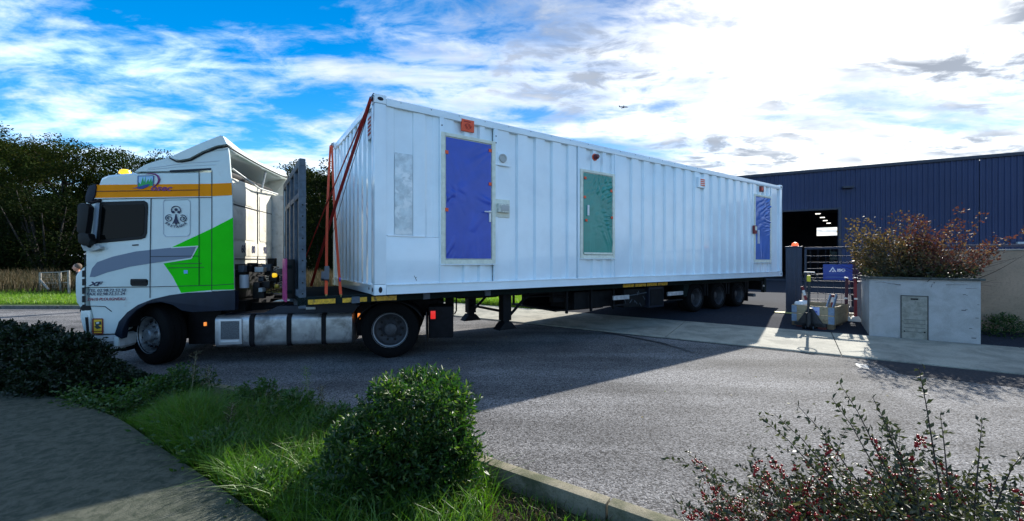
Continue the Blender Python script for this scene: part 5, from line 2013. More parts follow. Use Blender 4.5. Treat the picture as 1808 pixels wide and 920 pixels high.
def person(loc, rz, label, J, mj, hair, scale=1.0):
    root = empty("person", loc, rz, label, "person")
    names = list(J)
    par = {'spine': 'hip', 'chest': 'spine', 'neck': 'chest', 'skull': 'neck', 'shl': 'chest', 'ell': 'shl', 'wrl': 'ell', 'hal': 'wrl', 'shr': 'chest', 'elr': 'shr', 'wrr': 'elr', 'har': 'wrr',
           'hil': 'hip', 'knl': 'hil', 'anl': 'knl', 'tol': 'anl', 'hir': 'hip', 'knr': 'hir', 'anr': 'knr', 'tor': 'anr'}
    rad = dict(hip=.15, spine=.135, chest=.155, neck=.055, skull=.055, shl=.075, ell=.05, wrl=.032, hal=.035, shr=.075, elr=.05, wrr=.032, har=.035, hil=.10, knl=.065, anl=.045, tol=.04, hir=.10, knr=.065, anr=.045, tor=.04)
    me = bpy.data.meshes.new("body")
    idx = {n: i for i, n in enumerate(names)}
    me.from_pydata([tuple(c * scale for c in J[n]) for n in names], [(idx[a], idx[p]) for a, p in par.items()], [])
    o = bpy.data.objects.new("body", me)
    COL.objects.link(o)
    sk = o.modifiers.new("skin", 'SKIN')
    for n in names:
        v = me.skin_vertices[0].data[idx[n]]
        v.radius = (rad[n] * scale * (1.25 if n in ('chest', 'hip', 'spine') else 1), rad[n] * scale * (.8 if n in ('chest', 'hip', 'spine') else 1))
        v.use_root = n == 'hip'
    sb = o.modifiers.new("sub", 'SUBSURF')
    sb.levels = 2
    dg = bpy.context.evaluated_depsgraph_get()
    m2 = bpy.data.meshes.new_from_object(o.evaluated_get(dg))
    bpy.data.objects.remove(o)
    m2.materials.clear()
    for mm in (mj, M_TRS, M_SHOE, M_SKIN):
        m2.materials.append(mm)
    hz = J['hip'][2] * scale
    hands = [Vector(J['hal']) * scale, Vector(J['har']) * scale]
    neckz = J['neck'][2] * scale
    for p in m2.polygons:
        c = p.center
        if c.z > neckz - .01 and (c - Vector(J['neck']) * scale).length < .14:
            p.material_index = 3
        elif any((c - h).length < .07 for h in hands):
            p.material_index = 3
        elif c.z < .10:
            p.material_index = 2
        elif c.z < hz - .02 and not any((c - Vector(J[k]) * scale).length < .16 for k in ('ell', 'wrl', 'elr', 'wrr')):
            p.material_index = 1
        p.use_smooth = True
    link("body", m2, None, root)
    s_ = Vector(J['skull']) * scale
    hb = B()
    hb.ball(s_ + Vector((0, -.005, .075)), .105, 20, (.78, .92, 1.15))
    hb.ball(s_ + Vector((0, -.03, .02)), .07, 14, (.8, .85, .9))
    hb.ball(s_ + Vector((0, -.105, .055)), .02, 8, (.7, 1, 1.4))
    for sx in (-1, 1):
        hb.ball(s_ + Vector((sx * .083, 0, .06)), .025, 8, (.4, .8, 1.2))
    hd_ = hb.obj("head", M_SKIN, root)
    eb = B()
    for sx in (-1, 1):
        eb.ball(s_ + Vector((sx * .032, -.098, .085)), .011, 8)
    eb.box(s_.x - .025, s_.x + .025, s_.y - .098, s_.y - .090, s_.z + .008, s_.z + .016)
    eb.obj("face_features", M_HAIR, hd_)
    hr_ = B().ball(s_ + Vector((0, .022, .105)), .108, 16, (.82, .92, 1.0)).obj("hair", hair, hd_)
    fb = B()
    for hn, wn_ in (('hal', 'wrl'), ('har', 'wrr')):
        a = Vector(J[wn_]) * scale
        h_ = Vector(J[hn]) * scale
        d_ = (h_ - a).normalized()
        sd_ = d_.orthogonal().normalized()
        for k in range(4):
            off = sd_ * (k - 1.5) * .017
            L_ = (.07, .08, .075, .06)[k]
            fb.tube([h_ + off, h_ + off + d_ * L_ * .6, h_ + off + d_ * L_ + d_.cross(sd_) * .02], [.009, .009, .006], 6)
        fb.tube([a + d_ * .02 + sd_ * .03, a + d_ * .06 + sd_ * .055, a + d_ * .085 + sd_ * .05], [.010, .009, .007], 6)
    fb.obj("fingers", M_SKIN, root)
    return root


# man looking round the front of the cab (bent forward, body mostly hidden by the cab)
J = dict(hip=(0, 0, .90), spine=(0, -.06, 1.08), chest=(0, -.14, 1.28), neck=(0, -.20, 1.43), skull=(0, -.24, 1.50),
         shl=(.17, -.12, 1.36), ell=(.21, -.06, 1.10), wrl=(.20, -.06, .86), hal=(.19, -.07, .80), shr=(-.17, -.12, 1.36), elr=(-.21, -.06, 1.10), wrr=(-.20, -.06, .86), har=(-.19, -.07, .80),
         hil=(.09, .0, .86), knl=(.10, -.03, .49), anl=(.10, .02, .09), tol=(.10, -.13, .04), hir=(-.09, .0, .86), knr=(-.10, .02, .49), anr=(-.10, .08, .09), tor=(-.10, -.07, .04))
person((-13.95, 13.3, 0), R(-68), "man in dark clothes leaning forward, looking round the front of the white cab", J, M_JKT, M_HAIR, .92)
J2 = dict(hip=(0, 0, .90), spine=(0, -.01, 1.08), chest=(0, -.02, 1.30), neck=(0, -.02, 1.47), skull=(0, -.03, 1.54),
          shl=(.17, -.02, 1.39), ell=(.30, -.12, 1.17), wrl=(.48, -.24, 1.22), hal=(.54, -.27, 1.24), shr=(-.17, -.02, 1.39), elr=(-.24, -.02, 1.12), wrr=(-.24, -.14, .90), har=(-.24, -.19, .85),
          hil=(.09, 0, .86), knl=(.10, -.02, .49), anl=(.10, .03, .09), tol=(.10, -.12, .04), hir=(-.09, 0, .86), knr=(-.10, -.02, .49), anr=(-.10, .03, .09), tor=(-.10, -.12, .04))
pp_ = RN(1.62, 15.2, .25)
person(pp_, R(-30), "person in a purplish brown jacket standing behind the gate, right of the blue sign", J2, M_PURP, M_HAIR, .97)

# ================================================================== VEGETATION
def leafmat(name, c, c2, c3, thr, rough=.45, tr=.45, trc=(1.7, 1.9, .6), spec=.5):
    return mat(name, c, rough, spec=spec, rnd=(c2, c3, thr), transl=(tr, trc))


M_BARK = mat("bark", (.018, .015, .011), .9, noise=(6, .3), bump=(14, .8, .02))
M_TREE1 = leafmat("oak_leaves", (.012, .026, .006), (.020, .032, .008), (.042, .036, .009), .8, .95, .22, (1.7, 1.9, .6), .06)
M_TREE2 = leafmat("dark_leaves", (.007, .014, .004), (.012, .018, .005), (.022, .020, .006), .85, .95, .15, (1.7, 1.9, .6), .06)
M_TREE3 = leafmat("olive_leaves", (.016, .028, .007), (.026, .034, .009), (.046, .038, .010), .8, .95, .22, (1.7, 1.9, .6), .06)


def crown_points(clumps, per, size):
    """clumps: (centre, radii). leaves near clump shells, denser on top"""
    P, D = [], []
    for c, rad in clumps:
        n = max(8, int(per * (rad[0] * rad[1] * rad[2])**(2 / 3)))
        v = unit(rng.normal(size=(n, 3)))
        r = rng.uniform(.25, 1.0, (n, 1))**.55
        p = np.array(c) + v * r * np.array(rad) * (1 + .22 * rng.normal(size=(n, 1)) * .5)
        P.append(p)
        D.append(v + rng.normal(size=(n, 3)) * .7 + np.array([0, 0, -.15]))
    return np.concatenate(P), np.concatenate(D)


def tree(x, y, z, h, w, m, label, cat="tree", group="trees beyond the road", seed=0, size=.22, per=150, lowest=.18, gaps=.0, name="deciduous_tree"):
    rs = np.random.default_rng(seed + 100)
    root = empty(name, (x, y, z), rs.uniform(0, 6), label, cat, group)
    tb = B()
    H = h
    lean = rs.uniform(-.04, .04, 2) * H
    tr_top = np.array([lean[0], lean[1], H * .78])
    tb.tube([(0, 0, -.2), (lean[0] * .2, lean[1] * .2, H * .2), (lean[0] * .6, lean[1] * .6, H * .5), tuple(tr_top)], [H * .026, H * .020, H * .013, H * .004], 7)
    tips = [tr_top]
    nb = 11
    for k in range(nb):
        t = lowest + (.72 - lowest) * k / (nb - 1)
        base = np.array([lean[0] * t, lean[1] * t, H * t])
        az = k * 2.4 + rs.uniform(-.5, .5)
        el = R(rs.uniform(15, 50))
        prof = math.sin(math.pi * min(1, (t * .9 + .22)))**.6
        L = w * .5 * prof * rs.uniform(.75, 1.05)
        d = np.array([math.cos(az) * math.cos(el), math.sin(az) * math.cos(el), math.sin(el)])
        m1 = base + d * L * .5
        e_ = base + d * L + np.array([0, 0, .05 * L])
        tb.tube([tuple(base), tuple(m1), tuple(e_)], [H * .010, H * .006, H * .002], 5)
        tips.append(e_)
        tips.append(m1 + rs.normal(size=3) * .1 * L + np.array([0, 0, .15 * L]))
        for q in range(2):
            az2 = az + rs.uniform(-.9, .9)
            d2 = np.array([math.cos(az2) * .8, math.sin(az2) * .8, rs.uniform(.1, .7)])
            e2 = m1 + d2 * L * rs.uniform(.35, .6)
            tb.tube([tuple(m1), tuple(e2)], [H * .004, H * .0015], 4)
            tips.append(e2)
    tb.obj("trunk", M_BARK, root)
    clumps = []
    for tpt in tips:
        r_ = w * rs.uniform(.09, .15)
        clumps.append((tpt, (r_ * rs.uniform(.9, 1.3), r_ * rs.uniform(.9, 1.3), r_ * rs.uniform(.6, .85))))
        if rs.uniform() < .8:
            clumps.append((tpt + rs.normal(size=3) * r_ * .9, (r_ * .6, r_ * .6, r_ * .45)))
    P, D = crown_points(clumps, per, size)
    V, F = leaves_arrays(P, D, size * rng.uniform(.6, 1.3, len(P)), size * .62, .15)
    raw("crown", V, F, m, root)
    return root


# tree line on the left, trees placed in two ranks
TL = [
    (-62, 46, 17, 14, M_TREE1, "broad dark green oak at the far left edge of the tree line"),
    (-50, 41, 14.8, 12, M_TREE1, "tall rounded oak with gaps of sky, second in the tree line from the left"),
    (-41.5, 37.5, 13.2, 11, M_TREE3, "olive green tree in the tree line left of the cab's mirrors"),
    (-36.0, 39, 13.0, 10, M_TREE1, "wide olive tree rising above the left end of the cab roof"),
    (-32.5, 42, 12.4, 9, M_TREE3, "thin topped tree just left of the cab's roof beacon"),
    (-29.0, 46, 12.6, 9, M_TREE2, "dark tree behind the cab roof beacon"),
    (-26.5, 54, 14.6, 10, M_TREE2, "small crowned tree peeping above the roof spoiler's front end"),
    (-22, 52, 9.5, 10, M_TREE2, "dark tree hidden mostly behind the cab's roof deflector"),
    (-17.5, 37, 10.6, 8.5, M_TREE3, "olive dark tree between the headboard and the container corner"),
    (-13.2, 33, 9.7, 7, M_TREE2, "feathery dark tree against the container's front corner"),
    (-9, 36, 9.0, 8, M_TREE2, "dark tree standing behind the front end of the container"),
]
for i, (x, y, h, w, m, lab) in enumerate(TL):
    tree(x, y, .6, h, w, m, lab, seed=i, size=.20 if y > 40 else .18, per=330, lowest=.16)
# understorey: dense dark shrubs filling the foot of the wood
US = []
for i in range(15):
    x = -60 + i * 4.0
    US.append((x + random.uniform(-1, 1), 31 + random.uniform(0, 3) + max(0, (-x - 45) * .25), random.uniform(6.2, 8.2), random.uniform(6, 7.5)))


def bush(x, y, z, h, w, m, label, cat, group, name, size, per, seed=0):
    rs = np.random.default_rng(seed + 500)
    root = empty(name, (x, y, z), 0, label, cat, group)
    tb = B()
    clumps = []
    for k in range(12):
        az = rs.uniform(0, 6.28)
        rr = w * .42 * math.sqrt(rs.uniform(0, 1))
        hh = h * rs.uniform(.35, .92) * (1 - .35 * (rr / (w * .5))**2)
        e_ = np.array([rr * math.cos(az), rr * math.sin(az), hh])
        tb.tube([(e_[0] * .15, e_[1] * .15, 0), (e_[0] * .6, e_[1] * .6, hh * .5), tuple(e_)], [h * .012, h * .008, h * .003], 4)
        r_ = w * rs.uniform(.13, .2)
        clumps.append((e_, (r_, r_, r_ * .8)))
        clumps.append((np.array([e_[0], e_[1], hh * .45]), (r_ * 1.1, r_ * 1.1, r_)))
        clumps.append((np.array([e_[0] * 1.1, e_[1] * 1.1, hh * .12]), (r_ * 1.1, r_ * 1.1, r_ * .9)))
    tb.obj("stems", M_BARK, root)
    P, D = crown_points(clumps, per, size)
    P[:, 2] = np.maximum(P[:, 2], .02)
    V, F = leaves_arrays(P, D, size * rng.uniform(.6, 1.3, len(P)), size * .6, .15)
    raw("foliage", V, F, m, root)
    return root


ORD = ['first', 'second', 'third', 'fourth', 'fifth', 'sixth', 'seventh', 'eighth', 'ninth', 'tenth', 'eleventh', 'twelfth', 'thirteenth', 'fourteenth', 'fifteenth']
UL = ["dark undergrowth bush at the foot of the wood, %s counted from the left" % o_ for o_ in ORD]
for i, (x, y, h, w) in enumerate(US):
    bush(x, y, .45, h, w, M_TREE2, UL[i], "bush", "dark bushes at the foot of the wood", "undergrowth_bush", .18, 280, seed=i)

# deep wood behind everything, so that no sky shows low between the trunks
P_, D_ = [], []
n = 42000
xx = rng.uniform(-75, -2, n)
hmax = 7.2 + 1.2 * np.sin(xx * .35) + .7 * np.sin(xx * .9 + 1)
P_ = np.stack([xx, 43 + rng.uniform(0, 5, n) + np.maximum(0, -xx - 50) * .3, rng.uniform(0, 1, n)**.8 * hmax + .6], 1)
V, F = leaves_arrays(P_, rng.normal(size=(n, 3)), .5 * rng.uniform(.6, 1.3, n), .34, .1)
o = raw("distant_wood", V, F, M_TREE2)
tag(o, "dark mass of the deep wood behind the nearer trees", "woodland", kind='stuff')

# dry brown reeds and low scrub on the meadow
M_DRY = leafmat("dry_grass_blades", (.060, .042, .018), (.035, .038, .012), (.09, .065, .03), .6, .8, .3, (1.2, 1.1, .8))
M_GB = leafmat("grass_blades", (.050, .125, .012), (.080, .165, .016), (.12, .13, .03), .88, .45, .42, (1.3, 1.5, .5))
M_GBV = leafmat("verge_blades", (.10, .20, .022), (.15, .26, .03), (.20, .22, .05), .8, .5, .5, (1.4, 1.5, .5))
M_WEED = leafmat("weed_leaves", (.024, .070, .012), (.042, .095, .016), (.08, .11, .022), .86, .42, .3, (1.4, 1.6, .5))


def vz(x, y):
    """height of the verge sheet"""
    e = np.interp(-x, [2, 6, 9, 61], [12.9, 13.9, 14.2, 14.3])
    d = y - e
    return np.interp(d, [0, .25, 2.0, 2.6, 3.2, 4.4, 9, 20, 60], [.11, .14, .16, .04, .08, .28, .42, .6, .9])


n = 26000
x = -rng.uniform(11, 45, n)
y = rng.uniform(18.2, 24, n)
dens = np.sin(x * .6) + np.sin(y * .8 + x * .3) + rng.normal(size=n) * .8
keep = (dens > -.6) & ((x < -17.3) | (x > -12.5))
x, y = x[keep], y[keep]
P_ = np.stack([x, y, vz(x, y)], 1)
hh = np.where(x < -17, .85, .5) * rng.uniform(.55, 1.1, len(x)) * (1 + .15 * np.sin(x * .9))
V, F = blades_arrays(P_, hh, .03, .35)
o = raw("dry_tall_grass", V, F, M_DRY)
tag(o, "tall dry brown grass on the meadow in front of the wood", "dry grass", kind='stuff')
n = 12000
x = -rng.uniform(3, 14, n)
y = rng.uniform(17.5, 24, n)
P_ = np.stack([x, y, vz(x, y)], 1)
V, F = blades_arrays(P_, .8 * rng.uniform(.5, 1.2, n), .03, .4)
o = raw("dry_tall_grass", V, F, M_DRY)
tag(o, "straw coloured tall grass glimpsed between headboard and container", "dry grass", kind='stuff')

# verge lawn
n = 95000
x = -rng.uniform(-.5, 1, n)
x = -3 - rng.uniform(0, 1, n)**1.15 * 34
e = np.interp(-x, [2, 6, 9, 61], [12.9, 13.9, 14.2, 14.3])
y = e + .2 + rng.uniform(0, 1, n)**1.2 * 4.6
P_ = np.stack([x, y, vz(x, y)], 1)
V, F = blades_arrays(P_, rng.uniform(.05, .16, n) * (1 + .9 * (np.abs(y - e - 2.6) < .5)), .018, .5)
lst = [(V, F)]
# grass between pavement and low wall, seen under the trailer
n = 26000
rr_ = rng.uniform(-12.4, -6.8, n)
nn_ = 11.25 + rng.uniform(0, 1, n)**1.1 * 3.2
P_ = np.stack([rr_ * .826 + nn_ * .564, rr_ * -.564 + nn_ * .826, .13 + 0 * rr_], 1)
lst.append(blades_arrays(P_, rng.uniform(.08, .30, n), .02, .5))
V, F = join_arrays(lst)
o = raw("verge_grass", V, F, M_GBV)
tag(o, "bright green mown grass on the verge beyond the road", "grass", kind='stuff')

# small scrub plants by the wire fence
for i, (x, y, h, w, lab) in enumerate([(-21.6, 21.5, 2.2, 1.8, "scruffy green sapling rising above the dry grass left of the wire fence"), (-18.4, 22.5, 1.9, 2.4, "low green scrub behind the wire fence"), (-16.2, 22.8, 2.1, 2.6, "tangled green scrub between the wire fence and the cab"), (-12.3, 20.5, 1.5, 2.4, "leafy scrub seen between headboard and container straps")]):
    bush(x, y, .3, h, w, M_WEED if i != 0 else M_TREE3, lab, "scrub", None, "scrub_bush", .10, 520, seed=40 + i)

# wire fence with timber posts
M_POST = mat("weathered_post", (.28, .26, .23), .8, noise=(8, .3))
fx = [(-20.35, 17.6), (-17.8, 17.7), (-16.6, 17.3)]
fe = empty("wire_fence", (0, 0, 0), 0, "short wire fence with grey wooden posts on the verge behind the cab's front", "fence")
f1 = T(0, 0)


def fpt(px_, py_, Y):
    return ((px_ - 904) / FPX * Y, Y, CZ - (py_ - 460) / FPX * Y)


fps = [(fpt(71, 481, 18.4), fpt(71, 512, 18.4)), (fpt(106, 480, 18.4), fpt(107, 512, 18.4)), (fpt(121, 477.5, 18.0), fpt(122, 512, 18.0))]
for tp, bt_ in fps:
    B().tube([(bt_[0], bt_[1], bt_[2] - .2), tp], .045, 7).obj("fence_post", M_POST, fe)
a_, b_ = fpt(72, 495, 18.4), fpt(86, 511, 18.2)
B().tube([a_, b_], .04, 6).obj("brace", M_POST, fe)
for f_ in (0.02, .62):
    pts = [tuple(np.array(t_) * (1 - f_) + np.array(b__) * f_) for t_, b__ in fps]
    B().tube(pts, .022 if f_ < .1 else .018, 5).obj("fence_rail", M_POST, fe)
wb = B()
for k in range(14):
    t = k / 13
    A_ = np.array(fps[0][0]) * (1 - t) + np.array(fps[1][0]) * t
    Bb = np.array(fps[0][1]) * (1 - t) + np.array(fps[1][1]) * t
    wb.tube([tuple(A_), tuple(Bb)], .004, 3)
for k in range(7):
    t = k / 7
    wb.tube([tuple(np.array(fps[0][0]) * (1 - t) + np.array(fps[0][1]) * t), tuple(np.array(fps[1][0]) * (1 - t) + np.array(fps[1][1]) * t), tuple(np.array(fps[2][0]) * (1 - t) + np.array(fps[2][1]) * t)], .004, 3)
wb.obj("wire_mesh", M_POST, fe, smooth=False)

# ---------------- planting bed in front
kA = np.array([(p.x, p.y) for p in KL])
eA = np.array([(p.x, p.y) for p in EL])


def line_y(A, x):
    o_ = np.argsort(A[:, 0])
    return np.interp(x, A[o_, 0], A[o_, 1])


def bed_points(n, x0, x1, pw=1.0, lo=0.0, hi=1.0):
    x = rng.uniform(x0, x1, n)
    t = lo + (hi - lo) * rng.uniform(0, 1, n)
    ya, yb = line_y(eA, x), line_y(kA, x) - .1
    return np.stack([x, ya + (yb - ya) * t, np.full(n, -.09)], 1), t


def patch(P, fx_=2.3, fy=2.9, ph=0):
    return np.sin(P[:, 0] * fx_ + ph) * np.cos(P[:, 1] * fy + P[:, 0] * .7 + ph) + .5 * np.sin(P[:, 0] * 5.1 + P[:, 1] * 4.3 + ph)


lst = []
P, t = bed_points(38000, -4.4, 1.7, lo=.05)
f = patch(P)
keep = f + rng.normal(size=len(P)) * .4 > -.55
P, t, f = P[keep], t[keep], f[keep]
# the right end of the bed is thinner and shorter
right = P[:, 0] > -.35
keep = ~right | (rng.uniform(size=len(P)) < .32)
P, t, f = P[keep], t[keep], f[keep]
h = (.09 + .22 * np.clip(f + .5, 0, 1.6) * rng.uniform(.4, 1.2, len(P))) * np.where(P[:, 0] > -.35, .45, 1)
lst.append(blades_arrays(P, h, .0075, .75))
# long arching blades near the camera
P, t = bed_points(9500, -3.4, -.15, lo=.04, hi=.9)
lst.append(blades_arrays(P, rng.uniform(.14, .38, len(P)), .0085, 1.0))
V, F = join_arrays(lst)
o = raw("bed_grass", V, F, M_GB)
tag(o, "long green grass growing wild in the planting bed by the footpath", "grass", kind='stuff')

# dry straw and brown blades near the kerb at the right
P, t = bed_points(2600, -.5, 2.0, lo=.3, hi=1)
V, F = blades_arrays(P, rng.uniform(.04, .14, len(P)), .006, 1.2)
o = raw("straw_litter", V, F, M_DRY)
tag(o, "dry straw and brown stalks lying beside the kerb", "straw", kind='stuff')

# broad-leaved weeds carpet (leafy clumps)
P, t = bed_points(900, -5.6, -1.0)
f = patch(P, 1.9, 2.3, 2.0)
P = P[f > -.2]
PP, DD = [], []
for p in P:
    k = rng.integers(10, 26)
    hgt = rng.uniform(.05, .20) * (1.5 if p[0] < -2.6 else .9)
    q = p + np.stack([rng.normal(size=k) * .06, rng.normal(size=k) * .06, rng.uniform(.1, 1, k) * hgt], 1)
    PP.append(q)
    DD.append(np.stack([rng.normal(size=k), rng.normal(size=k), rng.uniform(-.2, .8, k)], 1))
PP, DD = np.concatenate(PP), np.concatenate(DD)
V, F = leaves_arrays(PP, DD, rng.uniform(.025, .07, len(PP)), .024, .2)
o = raw("weed_carpet", V, F, M_WEED)
tag(o, "mixed low leafy weeds spreading through the planting bed", "weeds", kind='stuff')


def leafy_shrub(name, c, profile, nleaf, leaf, m, label, cat, group=None, seed=0, stems=24, up=.5, stemmat=None, shell=.35, ar=.32, mstem=.004):
    """profile(phi, h01)->radius ; c base centre ; leaves crowd the outer shell on short twigs"""
    rs = np.random.default_rng(seed + 900)
    H = profile['h']
    root = empty(name, c, 0, label, cat, group)
    tb = B()
    for k in range(stems):
        a = rs.uniform(0, 6.28)
        hh = H * rs.uniform(.4, .95)
        r = profile['r'](a, hh / H) * rs.uniform(.5, .92)
        cx_, cy_ = profile['c'](hh / H)
        tb.tube([(cx_ * .2 + .05 * math.cos(a), cy_ * .2 + .05 * math.sin(a), 0), (cx_ * .6 + r * .45 * math.cos(a), cy_ * .6 + r * .45 * math.sin(a), hh * .5), (cx_ + r * math.cos(a), cy_ + r * math.sin(a), hh)], [mstem * 2, mstem * 1.5, mstem * .7], 5)
    tb.obj("stems", stemmat or M_BARK, root)
    # twigs
    nt_ = nleaf // 9
    a = rs.uniform(0, 2 * np.pi, nt_)
    t = rs.uniform(0, 1, nt_)**.85
    R_ = np.array([profile['r'](aa, tt) for aa, tt in zip(a, t)])
    f = 1 - shell * rs.uniform(0, 1, nt_)**1.7
    f = np.where(rs.uniform(size=nt_) < .05, rs.uniform(1.03, 1.22, nt_), f)
    CX = np.array([profile['c'](tt) for tt in t])
    base = np.stack([CX[:, 0] + R_ * f * np.cos(a), CX[:, 1] + R_ * f * np.sin(a), t * H * (1 - .0 * f)], 1)
    d = unit(np.stack([np.cos(a), np.sin(a), np.full(nt_, up) + t * 1.0], 1) + rs.normal(size=(nt_, 3)) * .45)
    PP, DD, LL = [], [], []
    for j in range(9):
        s = j / 8 * leaf * 2.2
        ang = j * 2.4 + rs.uniform(0, 6, nt_)
        o1 = unit(np.cross(d, rs.normal(size=(nt_, 3))))
        o2 = np.cross(d, o1)
        ld = unit(d * (.55 + .06 * j) + o1 * np.cos(ang)[:, None] + o2 * np.sin(ang)[:, None])
        PP.append(base + d * s)
        DD.append(ld)
        LL.append(leaf * rs.uniform(.6, 1.15, nt_))
    V, F = leaves_arrays(np.concatenate(PP), np.concatenate(DD), np.concatenate(LL), leaf * ar, .16, curl=.12)
    raw("foliage", V, F, m, root)
    return root


M_LAUR = leafmat("dark_evergreen_leaves", (.012, .040, .010), (.028, .070, .015), (.085, .125, .030), .72, .42, .34, (1.6, 2.0, .5), .4)
# clipped evergreen bush in the middle


def rb(a, t):
    # wide skirt at the bottom, a narrower rounded head on top
    top = math.sqrt(max(0, 1 - max(0, (t - .78) / .22)**2))
    base_ = .365 - .06 * min(1, t / .55)
    return max(.03, base_ * (.35 + .65 * top) * (1 + .11 * math.sin(a * 3 + t * 4) + .07 * math.sin(a * 7 + t * 9) + random.uniform(-.07, .12)))


leafy_shrub("clipped_bush", (-.755, 3.08, -.09), dict(h=.80, r=rb, c=lambda t: (.06 * t, .02 * t)), 12500, .056, M_LAUR,
            "domed clipped evergreen bush standing by the kerb in the middle of the bed", "bush", seed=1, stems=30, shell=.30)


def skirt(r0):
    return lambda a, t: max(.02, r0 * math.sqrt(max(0, 1 - t * t)) * (1 + .18 * math.sin(a * 3 + 1)))


leafy_shrub("clipped_bush", (-1.08, 3.0, -.09), dict(h=.54, r=skirt(.31), c=lambda t: (0, 0)), 4500, .056, M_LAUR,
            "lower leafy shoulder bush pressed against the left of the domed evergreen", "bush", seed=2, stems=12, shell=.4)
leafy_shrub("clipped_bush", (-.50, 3.02, -.09), dict(h=.42, r=skirt(.22), c=lambda t: (0, 0)), 3200, .054, M_LAUR,
            "small leafy bush pressed against the right foot of the domed evergreen", "bush", seed=3, stems=10, shell=.4)
# dark hedge on the left
M_HEDGE = leafmat("hedge_leaves", (.004, .013, .005), (.008, .020, .006), (.018, .036, .010), .9, .45, .2, (1.5, 1.9, .5), .4)
hx = [(-5.05, 5.28, .20, .20), (-5.45, 5.36, .34, .26), (-5.95, 5.42, .68, .38), (-6.6, 5.58, .80, .38), (-7.3, 5.72, .80, .38), (-8.1, 5.82, .82, .42)]
hl = ["low right end bush of the dark hedge, beside the cab's front step", "second hedge bush from its right end, just left of the cab's bumper", "dark hedge bush below the small wire fence", "dark hedge bush left of the cab, by the footpath's far end", "hedge bush close to the left edge of the picture", "leftmost hedge bush, cut by the picture's edge"]
for i, (x, y, h, r) in enumerate(hx):
    leafy_shrub("hedge_bush", (x, y, -.09), dict(h=h, r=(lambda rr: (lambda a, t: max(.03, rr * (1 - max(0, (t - .55) / .45)**2 * .75) * (1 + .12 * math.sin(a * 3 + rr * 9)))))(r), c=lambda t: (0, 0)), 8500, .055, M_HEDGE,
                hl[i], "bush", "dark hedge along the bed", seed=10 + i, stems=16, shell=.5, ar=.5)

# medium weeds and tall stalks between hedge and bush
wd = [(-4.15, 5.1, .40, .42, "leafy dark weed clump in front of the truck's front wheel"), (-3.0, 4.8, .28, .32, "leafy weed clump at the kerb below the battery box"),
      (-2.35, 4.4, .30, .28, "bushy weed with tall flower stalks at the kerb below the fuel tank"), (-1.75, 4.05, .25, .26, "small bushy weed at the kerb left of the evergreen"), (-2.6, 3.62, .18, .30, "low leafy clump spreading over the footpath edge"), (-1.75, 3.0, .15, .24, "dark green clump where the grass meets the footpath"), (-4.3, 4.8, .32, .34, "dark leafy clump between the hedge and the footpath")]
for i, (x, y, h, r, lab) in enumerate(wd):
    leafy_shrub("weed_clump", (x, y, -.09), dict(h=h * .85, r=skirt(r * .85), c=lambda t: (0, 0)), 900, .055, M_WEED if i != 0 else M_LAUR, lab, "weeds", "weed clumps in the bed", seed=30 + i, stems=12, shell=.8, ar=.42, mstem=.003)
# tall dry flower stalks
M_STALK = mat("pale_stalk", (.20, .19, .12), .8)
sk = [(-2.2, 4.42, .62, "tall pale seed stalk standing left of the domed evergreen"), (-2.02, 4.35, .44, "shorter pale stalk in front of the tall one by the kerb"), (-3.9, 4.9, .68, "twiggy bare stalk in front of the truck's wheel arch"), (-3.7, 4.95, .50, "bent dry stalk in front of the battery box"), (-2.75, 3.9, .40, "thin stalk with a seed head in the middle of the grass")]
for i, (x, y, h, lab) in enumerate(sk):
    e = empty("dry_stalk", (x, y, -.09), 0, lab, "stalk", "dry stalks in the bed")
    b = B()
    lx = random.uniform(-.1, .1)
    b.tube([(0, 0, 0), (lx * .4, .02, h * .5), (lx, .0, h)], [.005, .004, .002], 5)
    for k in range(9):
        z_ = h * (.45 + .06 * k)
        a = k * 2.4
        b.tube([(lx * z_ / h, 0, z_), (lx * z_ / h + .07 * math.cos(a), .07 * math.sin(a), z_ + .05)], [.002, .001], 4)
    b.obj("stem", M_STALK, e)
    k = 160
    zz_ = rng.uniform(.5, 1.0, k) * h
    P = np.stack([lx * zz_ / h + rng.normal(size=k) * .022, rng.normal(size=k) * .022, zz_], 1)
    V, F = leaves_arrays(P, rng.normal(size=(k, 3)) + [0, 0, .6], .018, .008, .2)
    raw("seed_heads", V, F, M_DRY if i != 0 else M_GB, e)["kind"] = "stuff"
# pale rock beside the cab step
rkb = bmesh.new()
bmesh.ops.create_icosphere(rkb, subdivisions=3, radius=1)
for v in rkb.verts:
    c_ = v.co
    k_ = 1 + .12 * math.sin(c_.x * 5 + c_.y * 3) + .08 * math.sin(c_.y * 7 + c_.z * 6)
    v.co = Vector((c_.x * .26 * k_, c_.y * .14 * k_, c_.z * .085 * k_))
rme = bpy.data.meshes.new("rock")
rkb.to_mesh(rme)
rkb.free()
shade(rme, 60)
o = link("rock", rme, concrete_mat("rock_stone", (.26, .28, .26), (.16, .18, .16), 2), None, (-5.05, 5.35, .10), (0, .08, .3))
tag(o, "pale rounded rock on the kerb in front of the cab's front wheel", "rock")

# ---------------- red-berried shrub at the lower right
M_COT = leafmat("small_grey_green_leaves", (.020, .028, .013), (.034, .042, .020), (.11, .11, .065), .85, .45, .3, (1.4, 1.5, .8), .4)
M_BERRY = mat("red_berry", (.30, .008, .008), .35, spec=.4)
M_TWIG = mat("dark_twig", (.035, .022, .015), .7)
cb = empty("berry_shrub", (1.86, 1.75, -.09), 0, "sprawling shrub with small leaves and clusters of red berries at the lower right", "shrub")
rs = np.random.default_rng(77)
st = B()
LP, LD, BP = [], [], []


